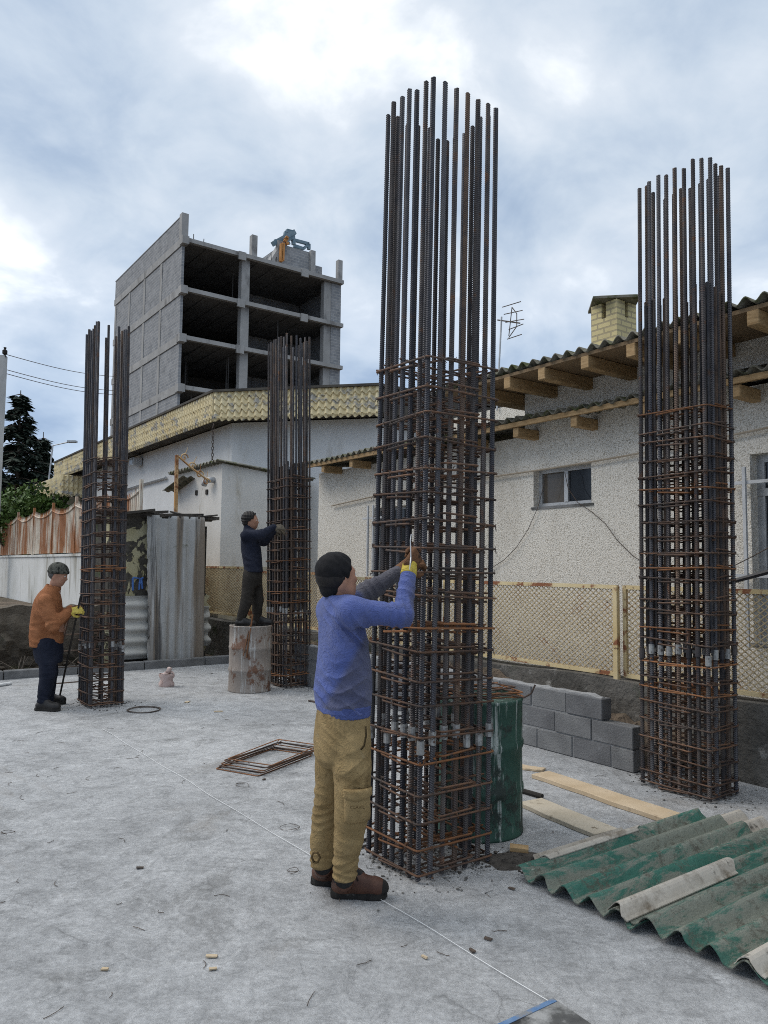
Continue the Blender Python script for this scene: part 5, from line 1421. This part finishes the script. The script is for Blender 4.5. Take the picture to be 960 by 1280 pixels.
p1_.body(b, SKIN); eyes(Pm, p1_)
# sweatshirt
sw = Field((-.36,-.40,.86), (.48,.42,1.74), .0055)
sw.stack([sec(398,462,893,3.75,.160), sec(395,462,880,3.75,.168,.004), sec(392,465,862,3.75,.172), sec(395,464,840,3.75,.168), sec(398,461,810,3.75,.168), sec(398,458,785,3.75,.175), sec(398,454,765,3.75,.175), sec(401,447,752,3.75,.135), sec(411,440,743,3.75,.075)], HD, .03)
sw.chain([shR + vec(-.01,.03,0), shR, elR, wrR], [.078,.070,.055,.039], .04)
sw.chain([shL + vec(.0,-.04,0), shL, elL, wrL], [.078,.070,.053,.037], .04)
sw.cone(neck0 + vec(0,0,.018), neck0 + vec(.0,0,.034), .074, .070, .015)
cut = W(430, 893, 3.75)
sw.half((.0,0,-1), (0,0,cut[2]))
# carve the neck opening
sw.cone(neck0 + vec(.012,.0,.04), neck1 + vec(.02,0,.05), .058, .075, -1)
sw.folds([(elR, .13, elR-shR, .042, .0065), (elR + (wrR-elR)*.5, .12, (wrR-elR) + .25*(elR-shR), .045, .0035), (shR + vec(.03,0,-.07), .15, (.8,.1,.6), .05, .007), (W(455,800,3.6), .20, (.65,.1,.75), .075, .007),
          (W(400,868,3.66), .14, (.5,0,.9), .055, .008), (W(450,870,3.6), .16, (.6,.1,.8), .06, .007), (W(410,760,3.65), .12, (.6,0,.8), .05, .005), (elL, .15, elL-shL, .045, .006), (W(430,860,3.6), .16, (-.5,0,.8), .07, .006), (wrR - (wrR-elR)*.12, .06, wrR-elR, .02, .004)], 2)
sw.half((0,0,-1), (0,0,W(430,888,3.75)[2]))
hemz = W(430, 884, 3.75)[2]
def sweat_mat():
    mt, nt, bs = new_mat('blue_sweatshirt')
    v = coords(nt, 'object', (1,1,1)); se = nt.nodes.new('ShaderNodeSeparateXYZ'); nt.links.new(v, se.inputs[0])
    col = ramp(nt, noise(nt, v, 5, 7, .65), [(.3, (.070,.098,.270)), (.7, (.108,.142,.350))])
    worn = ramp(nt, noise(nt, v, 2.6, 8, .65), [(.52, 0), (.72, 1)])
    col = mix(nt, math_n(nt, 'MULTIPLY', worn, .35), col, (.20,.205,.29))
    # grey side panel: in front of a slanting seam low on the body, and the lower sleeves
    q0, q1 = W(412, 868, 3.6), W(452, 800, 3.6)
    dz = (q1[2]-q0[2])/(q1[0]-q0[0])
    line = math_n(nt, 'SUBTRACT', math_n(nt, 'MULTIPLY', math_n(nt, 'SUBTRACT', se.outputs[0], float(q0[0])), dz), math_n(nt, 'SUBTRACT', se.outputs[2], float(q0[2])))
    line = math_n(nt, 'ADD', line, math_n(nt, 'MULTIPLY', noise(nt, v, 9, 4), .03))
    hem = math_n(nt, 'GREATER_THAN', se.outputs[2], float(hemz)+.012)
    top_ = math_n(nt, 'LESS_THAN', math_n(nt, 'ADD', se.outputs[2], math_n(nt, 'MULTIPLY', noise(nt, v, 14, 6), .06)), float(W(450,792,3.6)[2])+.03)
    m1 = math_n(nt, 'MULTIPLY', math_n(nt, 'MULTIPLY', ramp(nt, line, [(.0, 0), (.06, 1)]), hem), top_)
    arm = math_n(nt, 'MULTIPLY', ramp(nt, math_n(nt, 'ADD', se.outputs[0], math_n(nt, 'MULTIPLY', noise(nt, v, 9, 8, .7), .34)), [(float(W(505,740,3.7)[0])+.155, 0), (float(W(505,740,3.7)[0])+.27, 1)]), ramp(nt, se.outputs[2], [(.0, 0), (.5, 1)]))
    m2 = ramp(nt, math_n(nt, 'ADD', se.outputs[1], math_n(nt, 'MULTIPLY', noise(nt, v, 12, 6), .04)), [(.13, 0), (.17, 1)])
    grey = ramp(nt, noise(nt, v, 8, 8, .7), [(.3, (.070,.068,.085)), (.7, (.125,.120,.135))])
    f = math_n(nt, 'MAXIMUM', math_n(nt, 'MULTIPLY', m1, .68), math_n(nt, 'MAXIMUM', math_n(nt, 'MULTIPLY', arm, .6), m2))
    col = mix(nt, f, col, grey)
    nt.links.new(col, bs.inputs['Base Color']); bs.inputs['Roughness'].default_value = .95; bs.inputs['Specular IOR Level'].default_value = .1
    bs.inputs['Sheen Weight'].default_value = .15
    bump(nt, bs, noise(nt, v, 260, 4), .3, .002)
    return wrinkle(mt, .8, 12, .03)
swo = p1_.add('sweatshirt', sw.mesh('sweatshirt', sweat_mat(), 0))
rib = cloth('sweatshirt_rib', (.062,.084,.225), (.090,.118,.290), (), 300, .4)
hm = Field((-.36,-.36,.84), (.36,.36,1.05), .006)
hs = [sec(398,462,893,3.75,.161), sec(397,462.5,886,3.75,.163), sec(397,463,878,3.75,.167)]
hm.stack(hs, HD, 0); hm.folds([(W(x,886,3.62), .09, (1,.2,0), .011, .0022) for x in (400,415,430,445,460)], 1, 1)
p1_.add('hem_band', hm.mesh('hem_band', rib, 0), parent=swo)
nk = Field(neck0-.13, neck0+.15, .005); nk.cone(neck0 + vec(0,0,.026), neck0 + vec(.004,0,.046), .0735, .068, .01); nk.cone(neck0 + vec(.010,0,.02), neck1 + vec(.02,0,.05), .060, .070, -1); nk.half((0,0,-1), neck0 + vec(0,0,.022)); p1_.add('neck_band', nk.mesh('neck_band', rib, 0), parent=swo)
# trousers
tm = cloth('khaki_trousers', (.255,.178,.083), (.345,.248,.122), [((.165,.112,.05), 5, .56, .16), ((.34,.28,.17), 7, .62, .16)], 300, .3)
tr = Field((-.26,-.32,.06), (.30,.34,.98), .0055)
tr.stack([sec(397,462,886,3.75,.155), sec(394,462,905,3.75,.165), sec(392,463,925,3.75,.170), sec(393,463,945,3.75,.165), sec(400,458,955,3.75,.12)], HD, .03)
def leg(pts, k=.012):
    P_ = []; r_ = []
    for px0, px1, py, Y in pts:
        a, b_ = W(px0, py, Y), W(px1, py, Y); P_.append((a+b_)/2); r_.append(np.linalg.norm(b_-a)/2)
    tr.chain(P_, r_, k); return P_, r_
lr, lrr = leg([(416,464,930,3.66), (416,464,960,3.64), (418,463,990,3.63), (418,460,1020,3.64), (417,454,1050,3.65), (416,448,1075,3.66), (415,447,1093,3.665)])
ll, llr = leg([(394,440,930,3.84), (394,436,960,3.84), (393,428,990,3.84), (390,422,1020,3.85), (388,419,1050,3.86), (387,417,1075,3.86)])
tr.half((.05,0,-1), lr[-1]+vec(0,0,-.006)) if False else None
tr.folds([(lr[4], .15, (.35,0,1), .055, .006), (lr[5]+vec(0,0,.01), .10, (-.25,0,1), .034, .009), (lr[6], .09, (.2,0,1), .030, .009), (lr[2], .15, (.5,0,.8), .07, .005), (ll[3], .15, (-.3,0,1), .05, .007), (ll[5], .11, (.2,0,1), .034, .009), (ll[2], .13, (.3,0,1), .06, .006),
          (W(410,935,3.6), .15, (.6,0,.7), .06, .006), (W(440,950,3.6), .14, (-.5,0,.8), .06, .005), (W(428,895,3.6), .12, (1,0,.1), .022, .003)], 5, 1.15)
tr.half((.06,-.08,-1), (lr[-1][0], lr[-1][1], W(430,1100,3.66)[2]))
tro = p1_.add('trousers', tr.mesh('trousers', tm, 0))
# cargo pocket, flap, slanting hip pocket, small thread lettering
def legpt(px, py, off):
    """a point on the front of the right trouser leg seen at a pixel, raised by off"""
    z = W(px, py, 3.56)[2]; L_ = np.array(lr); i = np.argsort(L_[:,2])
    rr_ = np.interp(z, L_[i,2], np.array(lrr)[i]); cx_ = np.interp(z, L_[i,2], L_[i,0]); cy_ = np.interp(z, L_[i,2], L_[i,1])
    x = W(px, py, 3.56)[0] - cx_; x = max(-.93*rr_, min(.93*rr_, x)); q = math.asin(x/rr_); r_ = rr_ + off
    return vec(cx_ + r_*math.sin(q), cy_ - r_*math.cos(q), z)
def pock(px0, py0, px1, py1, th, bulge=.012, drop=0):
    mb = MB()
    def fn(u, v):
        e = max(0, 1 - (2*u-1)**2); e2 = max(0, 1-(2*v-1)**2)
        py = py0 + (py1-py0)*v + drop*v*math.sin(PI*u)
        return Vector(legpt(px0 + (px1-px0)*u, py, th + bulge*(e**.5)*(e2**.4)))
    mb.sheet(fn, 14, 12, (0,.03,0)); return mb
pk = p1_.addmb('cargo_pocket', pock(432, 988, 458.5, 1028, .018, .016), tm, parent=tro)
p1_.addmb('pocket_flap', pock(431.5, 985, 459, 994, .027, .012, 5), tm, parent=pk)
fc_ = bpy.data.curves.new('pocket_text', 'FONT'); fc_.body = 'CLAVIL'; fc_.size = .021; fc_.extrude = .0015
fc_.materials.append(cloth('dark_thread', (.10,.065,.03), (.13,.09,.045)))
ft_ = bpy.data.objects.new('tmp', fc_); me_ = bpy.data.meshes.new_from_object(ft_); bpy.data.objects.remove(ft_)
fo = link(bpy.data.objects.new('pocket_lettering', me_)); fo.parent = pk
q = W(437.5, 1011.5, 3.492); fo.location = Vector(q); fo.rotation_euler = (PI/2, 0, R(8))
mb = MB(); mb.tube([Vector(W(x, y, 3.535)) for x, y in ((457, 908), (457.5, 920), (455, 932), (451, 937))], .005, 5); p1_.addmb('hip_pocket', mb, cloth('pocket_shade_and_tab', (.05,.035,.016), (.07,.05,.024)), parent=tro)  # dark cord paints the shade line of the hip pocket opening
mb = MB(); mb.tube([Vector(W(x, y, 3.735)) for x, y in ((392.5,1078),(389.5,1072),(391.5,1066),(397,1066),(400,1072),(397,1078),(392.5,1078))], .006, 5); p1_.addmb('ankle_tab', mb, cloth('pocket_shade_and_tab', (.09,.062,.028), (.13,.09,.044)), parent=tro)  # tab outlined in a darker khaki cloth
# boots
BROWN = M('boot_leather', (.060,.026,.017), (.105,.048,.030), 10, .55, [((.03,.018,.014), 7, .56, .12), ((.19,.15,.12), 14, .62, .12)], .3, 150, .002, coord='object')
BLACKF = M('boot_dark_fabric', (.012,.012,.013), (.028,.027,.026), 18, .8, (), .4, 220, .002, coord='object')
SOLE = M('boot_sole', (.012,.011,.010), (.03,.028,.025), 20, .8, [((.16,.15,.14), 9, .6, .12)], .5, 120, .003, coord='object')
def boot(pr, heel, ang, L, ankle, tag_=None, up_h=.15, leather=BROWN):
    d = vec(math.cos(ang), math.sin(ang), 0); n = vec(-math.sin(ang), math.cos(ang), 0); hb = np.array([heel[0], heel[1], 0.])
    Q = lambda x, y, z: hb + d*x*L + n*y*L + vec(0,0,z)
    f = Field(np.minimum(Q(0,0,0), Q(1,0,0)) - .09, np.maximum(Q(0,0,0), Q(1,0,0)) + vec(.09,.09,.22), .0055)
    f.cone(Q(.17,0,.055), Q(.50,0,.058), .043, .042, .02); f.cone(Q(.5,0,.056), Q(.80,.0,.050), .043, .046, .02); f.cone(Q(.8,0,.05), Q(.87,0,.048), .046, .040, .02)
    f.cone(Q(.22,0,.06), np.array(ankle) + vec(0,0,.0), .045, .042, .03); f.cone(Q(.62,0,.06), Q(.32,0,.115), .038, .036, .03)
    f.half((0,0,-1), (0,0,.028)); b_ = pr.add('boot', f.mesh('boot', leather, 1))
    s_ = MB(); prof = [(.0,.0),(.02,.10),(.12,.145),(.30,.135),(.45,.125),(.62,.155),(.78,.172),(.90,.14),(.98,.07),(1.0,.0)]
    out = [(x,-y) for x, y in prof] + [(x, y) for x, y in prof[::-1][1:-1]]
    def lay(e, z): return [tuple(Q(.5+(x-.5)*e, y*e, z)) for x, y in out]
    rings = [lay(.97,.002), lay(1.01,.008), lay(1.0,.022), lay(1.0,.034), lay(.93,.038)]
    nn = len(out)
    for r_ in rings: s_.v += r_
    for i in range(4):
        for k in range(nn): s_.f.append((i*nn+k, i*nn+(k+1)%nn, (i+1)*nn+(k+1)%nn, (i+1)*nn+k))
    s_.f.append(tuple(range(nn))[::-1]); s_.f.append(tuple(4*nn+k for k in range(nn)))
    pr.addmb('sole', s_, SOLE, parent=b_, smooth=False)
    return b_, Q, f
for heel, ang, ank, first in ((G(413, 1120), R(-3), lr[-1] + vec(.004,.0,-.02), True), (G(389, 1103), R(-12), ll[-1] + vec(.008,0,-.03), False)):
    hl2 = np.array(heel) - base
    bo, Q, _ = boot(p1_, hl2, ang, .285, ank)
    f = Field(np.minimum(Q(0,0,0), Q(1,0,0)) - .09, np.maximum(Q(0,0,0), Q(1,0,0)) + vec(.09,.09,.26), .006)
    f.cone(Q(.22,0,.085), np.array(ank) + vec(0,0,.01), .049, .047, .02); f.cone(Q(.52,0,.085), Q(.30,0,.125), .034, .040, .02)
    f.half((0,0,-1), (0,0,.075)); p1_.add('boot_collar', f.mesh('boot_collar', BLACKF, 1), parent=bo)
    mb = MB()
    for k in range(4):
        x = .34 + .075*k; z = .148 - .017*k; mb.tube([Vector(Q(x,-.10,z-.018)), Vector(Q(x+.01,0,z+.004)), Vector(Q(x,.10,z-.018))], .004, 5)
    mb.tube([Vector(Q(.36,-.03,.15)), Vector(Q(.44,-.13,.13)), Vector(Q(.50,-.16,.095))], .003, 4)
    p1_.addmb('laces', mb, BLACKF, parent=bo)
    f = Field(Q(.9,0,.05)-.07, Q(.9,0,.05)+.07, .006); f.cone(Q(.82,0,.050), Q(.88,0,.048), .0475, .0425, .01); f.half(tuple(-d_ for d_ in (Q(1,0,0)-Q(0,0,0))), Q(.83,0,0)); f.half((0,0,-1), (0,0,.03))
    f.half((.3*(Q(1,0,0)-Q(0,0,0))[0],0,1), Q(.9,0,.075)) if False else None
    p1_.add('toe_cap', f.mesh('toe_cap', SOLE, 0), parent=bo)
# knit cap
cap = Field(headc - .16, headc + .18, .005)
f_ = np.array(Vector(face).normalized()); u_ = vec(0,0,1); u_ = u_ - f_*(u_@f_); u_ /= np.linalg.norm(u_); l_ = np.cross(u_, f_)
cap.ell(headc - f_*.008 + u_*.028, (.100,.083,.100), f_, u_, .01)
cap.cone(headc - f_*.035 + u_*.035, headc - f_*.055 - u_*.05, .076, .050, .03)
cap.half(f_*.85 - u_*.52, headc + f_*.048 + u_*.035)
cap.half(-u_, headc - u_*.088)
cap.folds([(headc + u_*.03, .16, u_*.6 + f_*.5, .05, .003)], 4)
KNIT = M('black_knit', (.006,.006,.007), (.016,.015,.016), 30, .95, [((.09,.085,.085), 13, .70, .06)], .6, 260, .004, coord='object')
p1_.add('knit_cap', cap.mesh('knit_cap', KNIT, 1))
hr_ = Field(headc-.14, headc+.14, .005); hr_.ell(headc - f_*.022 + u_*.008, (.094,.081,.085), f_, u_, .01); hr_.half(f_, headc - f_*.005); hr_.half(-u_, headc - u_*.062); p1_.add('hair', hr_.mesh('hair', HAIR, 0))
# gloves
YEL = cloth('yellow_glove', (.50,.38,.06), (.60,.48,.12), [((.25,.17,.05), 18, .58, .12)], 200, .3)
BRG = cloth('brown_glove', (.13,.065,.035), (.20,.105,.055), [((.05,.03,.02), 16, .56, .12)], 200, .4)
g_ = Field(wrR - .17, wrR + .22, .0042)
up_ = Vector((.05,.12,1)).normalized()
hand_field(g_, wrR + vec(.000,.004,.032), (.42,.55,.55), (-.75,.6,-.1), 1.0, (.95,1.35,.9), .0, 1.12, thumb_side=-1)
gl = p1_.add('glove', g_.mesh('glove', BRG, 0))
cuff = Field(wrR - .1, wrR + .1, .0045); ax_ = Vector(wrR - elR).normalized(); ca_ = np.array(ax_)
cuff.cone(wrR - ca_*.015, wrR + ca_*.045, .0415, .037, .01); cuff.half(-ca_, wrR - ca_*.022); cuff.half(ca_, wrR + ca_*.052); p1_.add('cuff', cuff.mesh('cuff', YEL, 1), parent=gl)
g_ = Field(wrL - .17, wrL + .22, .0048)
hand_field(g_, wrL + vec(.01,.0,.01), (.75,-.1,.5), (.2,.6,-.4), 1.0, (.7,1.0,.7), .0, 1.12, thumb_side=-1)
p1_.add('glove', g_.mesh('glove', BRG, 0))
# tie-wire hook in the right hand
t0 = wrR + vec(.02, -.035, .035)
mb = MB(); mb.tube([Vector(W(512,712,3.74)), Vector(W(513,704,3.75)), Vector(W(513.5,697,3.77)), Vector(W(513,675,3.79)), Vector(W(514,668,3.80)), Vector(W(517,669,3.81))], [.002,.004,.0035,.003,.0025,.002], 6)
single('tying_hook', mb, MAT['metal_grey'], 'small pale metal tying hook held in the gloved hand of the blue sweatshirt man', 'hook', (0,0,0), frame='world')
for o_ in [bpy.data.objects['tying_hook']]: o_.location = base

# ---- the man in the orange-brown jacket
base = np.array(G(62, 886)); base[2] = 0; Y2 = base[1]
HD = R(12)
p2_ = Person('man in an orange-brown jacket, navy trousers and dark patterned knit cap', base)
headc = W(73, 718, Y2); face = vec(1, .15, -.28)
b = Field((-.35,-.35,0), (.45,.35,1.8), .011)
b.stack([sec(44,80,790,Y2,.12), sec(44,76,765,Y2,.14), sec(48,72,748,Y2,.10), sec(58,76,738,Y2,.06)], HD, .03)
n0, n1 = W(64, 742, Y2), W(70, 728, Y2); b.cone(n0, n1, .06, .055, .03); b.cone(n1, headc + vec(0,0,-.02), .055, .06, .03)
Pm = head_field(b, headc, face, 1.0)
sR, sL = W(56, 752, Y2-.19), W(62, 752, Y2+.19); eR, eL = W(66, 782, Y2-.20), W(72, 780, Y2+.19); wR, wL = W(86, 764, Y2-.08), W(88, 762, Y2+.08)
for s_, e_, w_ in ((sR,eR,wR),(sL,eL,wL)): b.chain([s_,e_,w_], [.055,.042,.03], .03)
hR2, hL2 = W(58, 805, Y2-.09), W(60, 805, Y2+.09); kR2, kL2 = W(60, 842, Y2-.10), W(62, 840, Y2+.11); aR2, aL2 = W(54, 876, Y2-.10), W(60, 874, Y2+.12)
for q in ((hR2,kR2,aR2),(hL2,kL2,aL2)): b.chain(list(q), [.085,.06,.045], .04)
p2_.body(b, SKIN); eyes(Pm, p2_)
jm = cloth('orange_brown_jacket', (.265,.105,.045), (.345,.145,.068), [((.16,.065,.03), 5, .57, .14), ((.42,.22,.11), 7, .63, .14)], 200, .25)
j = Field((-.36,-.36,.62), (.42,.36,1.6), .0095)
j.stack([sec(39,77,808,Y2,.18), sec(38,78,795,Y2,.185), sec(39,77,780,Y2,.19), sec(41,77,765,Y2,.20), sec(44,76,750,Y2,.19), sec(50,74,740,Y2,.15), sec(57,73,734,Y2,.085)], HD, .03)
j.chain([sR,eR,wR], [.085,.074,.052], .035); j.chain([sL,eL,wL], [.085,.074,.052], .035)
j.cone(n0 + vec(0,0,.02), n0 + vec(.015,0,.055), .085, .082, .02)
j.cone(n0 + vec(.02,0,.06), n1 + vec(.03,0,.06), .066, .085, -1)
j.folds([(eR, .17, eR-sR, .06, .010), (sR, .16, (.6,0,.8), .06, .008), (W(52,790,Y2-.15), .22, (.3,0,1), .09, .009), (W(70,795,Y2-.15), .16, (.2,0,1), .07, .008), (wR, .12, wR-eR, .045, .007)], 8)
jo = p2_.add('jacket', j.mesh('jacket', jm, 1))
cl_ = Field(n0-.14, n0+.16, .009); cl_.cone(n0 + vec(.0,0,.03), n0 + vec(.02,0,.065), .09, .086, .01); cl_.cone(n0 + vec(.01,0,.0), n0 + vec(.03,0,.12), .066, .078, -1); p2_.add('collar', cl_.mesh('collar', jm, 0), parent=jo)
mb = MB(); 
nm = cloth('navy_trousers', (.010,.013,.024), (.022,.026,.042), [((.05,.05,.055), 6, .62, .14)], 240, .3)
t = Field((-.34,-.34,.05), (.40,.36,1.0), .0095)
t.stack([sec(43,77,798,Y2,.16), sec(43,78,815,Y2,.17), sec(46,77,828,Y2,.14)], HD, .03)
t.chain([hR2,kR2,aR2], [.105,.088,.070], .03); t.chain([hL2,kL2,aL2], [.105,.088,.070], .03)
t.folds([(aR2, .13, (.2,0,1), .05, .010), (kR2, .16, (-.4,0,1), .07, .008), (aL2, .13, (.2,0,1), .05, .010)], 3)
p2_.add('trousers', t.mesh('trousers', nm, 1))
BLK = M('black_boot_leather', (.012,.011,.011), (.03,.028,.027), 10, .5, [((.12,.115,.11), 12, .60, .12)], .2, 120, .002, coord='object')
for hx, an, aa in ((G(44, 888), R(-8), aR2), (G(50, 880), R(2), aL2)):
    boot(p2_, np.array(hx) - base, an, .30, aa + vec(0,0,.0), leather=BLK)
c_ = Field(headc-.16, headc+.18, .0075); f_ = np.array(Vector(face).normalized()); u_ = vec(0,0,1); u_ = u_ - f_*(u_@f_); u_ /= np.linalg.norm(u_)
c_.ell(headc - f_*.012 + u_*.040, (.116,.094,.100), f_, u_, .01); c_.half(-u_ + f_*.25, headc + u_*.012)
CAMO = M('patterned_knit', (.055,.055,.045), (.10,.10,.085), 40, .95, [((.015,.016,.013), 22, .52, .05), ((.22,.22,.20), 30, .64, .05)], .5, 150, .004, coord='object')
kc_ = p2_.add('knit_cap', c_.mesh('knit_cap', CAMO, 1))
c_ = Field(headc-.16, headc+.18, .0075); c_.ell(headc - f_*.012 + u_*.036, (.123,.101,.09), f_, u_, .01); c_.half(-u_ + f_*.25, headc + u_*.006); c_.half(u_ - f_*.25, headc + u_*.052); p2_.add('cap_brim', c_.mesh('cap_brim', CAMO, 1), parent=kc_)
h_ = Field(headc-.14, headc+.14, .0075); h_.ell(headc - f_*.02 + u_*.0, (.095,.081,.08), f_, u_, .01); h_.half(f_, headc - f_*.03); p2_.add('hair', h_.mesh('hair', M('grey_hair', (.05,.048,.045), (.14,.135,.13), 80, .8, (), .4, 150, .003, coord='object'), 0))
for wr, sgn in ((wR, -1), (wL, 1)):
    g_ = Field(wr-.18, wr+.22, .0065); hand_field(g_, wr + vec(.01,0,.0), (1,.12,.15), (0,-sgn*.8,-.35), 1.0, (.55,.8,.5), .0, 1.15, thumb_side=1 if sgn > 0 else -1)
    gl = p2_.add('glove', g_.mesh('glove', YEL if sgn < 0 else BRG, 0))

# ---- the man in dark clothes on the rusty drum
base = np.array((rc.x, rc.y, 0)); Y3 = rc.y; HD = R(12)
p3_ = Person('dark-haired man in a dark jacket and trousers standing on the rusty drum', base)
headc = W(313.5, 650.5, Y3); face = vec(1, .1, .02)
b = Field((-.35,-.40,rh-.02), (.60,.40,2.6), .012)
n0, n1 = W(311, 664, Y3), W(312, 658, Y3)
b.stack([sec(306,325,712,Y3,.12), sec(304,326,690,Y3,.13), sec(303,323,675,Y3,.15), sec(306,317,664,Y3,.07)], HD, .03)
b.cone(n0, headc, .06, .055, .03); Pm = head_field(b, headc, face, .96)
sR, sL = W(308, 670, Y3-.17), W(312, 669, Y3+.17); eR, eL = W(328, 668, Y3-.16), W(330, 676, Y3+.14); wR, wL = W(342, 659.5, Y3-.10), W(342, 664, Y3+.10)
for s_, e_, w_ in ((sR,eR,wR),(sL,eL,wL)): b.chain([s_,e_,w_], [.05,.04,.028], .03)
hR3, hL3 = W(313, 720, Y3-.07), W(318, 720, Y3+.08); kR3, kL3 = W(308, 752, Y3-.09), W(322, 750, Y3+.10); aR3, aL3 = W(300.5, 775, Y3-.08), W(321, 776, Y3+.10)
for q in ((hR3,kR3,aR3),(hL3,kL3,aL3)): b.chain(list(q), [.08,.055,.042], .04)
# hands in one with the body
p3_.body(b, SKIN); eyes(Pm, p3_, .96)
GRG = cloth('grey_work_glove', (.10,.085,.065), (.17,.145,.11))
for wr, d_, n_, ts in ((wR, (1,.2,.1), (0,.7,-.5), -1), (wL, (1,-.1,.1), (0,-.7,-.5), 1)):
    g_ = Field(wr-.18, wr+.24, .007); hand_field(g_, wr + vec(.005,0,0), d_, n_, 1.0, (.5,.7,.4), .0, 1.2, thumb_side=ts); p3_.add('glove', g_.mesh('glove', GRG, 0))
dm = cloth('dark_jacket', (.014,.017,.030), (.030,.034,.052), [((.06,.062,.072), 5, .62, .14)], 200, .25)
j = Field((-.36,-.38,1.3), (.62,.36,2.5), .0105)
j.stack([sec(305,329,715.5,Y3,.18), sec(304,328,705,Y3,.18), sec(301.5,327,690,Y3,.19), sec(300.5,325,677,Y3,.19), sec(302,320,667,Y3,.16), sec(306,318,661,Y3,.08)], HD, .03)
j.chain([sR,eR,wR], [.085,.068,.048], .04); j.chain([sL,eL,wL], [.085,.068,.048], .04)
j.cone(n0 + vec(.0,0,.0), n0 + vec(0,0,.05), .075, .07, .02)
j.folds([(eR, .16, eR-sR, .055, .009), (W(312,700,Y3-.12), .2, (.3,0,1), .085, .009), (sR, .14, (.8,0,.5), .05, .008)], 9)
p3_.add('jacket', j.mesh('jacket', dm, 1))
tmb = cloth('dark_brown_trousers', (.024,.021,.018), (.046,.041,.036), [((.09,.085,.078), 6, .62, .14)], 240, .3)
t = Field((-.36,-.34,rh), (.40,.36,1.75), .0105)
t.stack([sec(305,328,711,Y3,.155), sec(304,328,722,Y3,.16), sec(306,326,732,Y3,.13)], HD, .03)
t.chain([hR3,kR3,aR3], [.10,.078,.060], .03); t.chain([hL3,kL3,aL3], [.10,.078,.058], .03)
t.folds([(aR3, .13, (.2,0,1), .05, .010), (kR3, .16, (.4,0,1), .07, .010), (kL3, .14, (.4,0,1), .07, .008)], 6)
p3_.add('trousers', t.mesh('trousers', tmb, 1))
c_ = Field(headc-.16, headc+.18, .008); f_ = np.array(Vector(face).normalized()); u_ = vec(0,0,1); u_ = u_ - f_*(u_@f_); u_ /= np.linalg.norm(u_)
c_.ell(headc - f_*.020 + u_*.030, (.112,.092,.102), f_, u_, .01); c_.ell(headc - f_*.055 - u_*.02, (.065,.075,.075), f_, u_, .02); c_.half(-u_*.35 + f_*1.0, headc + f_*.045 + u_*.02); c_.ell(headc + f_*.055 - u_*.035, (.075,.12,.062), f_, u_, -1)
c_.folds([(headc + u_*.05, .2, f_, .04, .006), (headc - f_*.06, .14, u_, .04, .006)], 2); p3_.add('hair', c_.mesh('hair', HAIR, 0))
for aa, an, dx in ((aR3, R(-5), -.07), (aL3, R(0), -.06)):
    class _S: pass
    d0 = len(bpy.data.objects)
    hx = vec(aa[0]+dx, aa[1], 0)
    o_, Q, _ = boot(p3_, hx, an, .28, vec(aa[0], aa[1], .13), leather=BLK)
    o_.location = (0, 0, rh - .001 - .02)
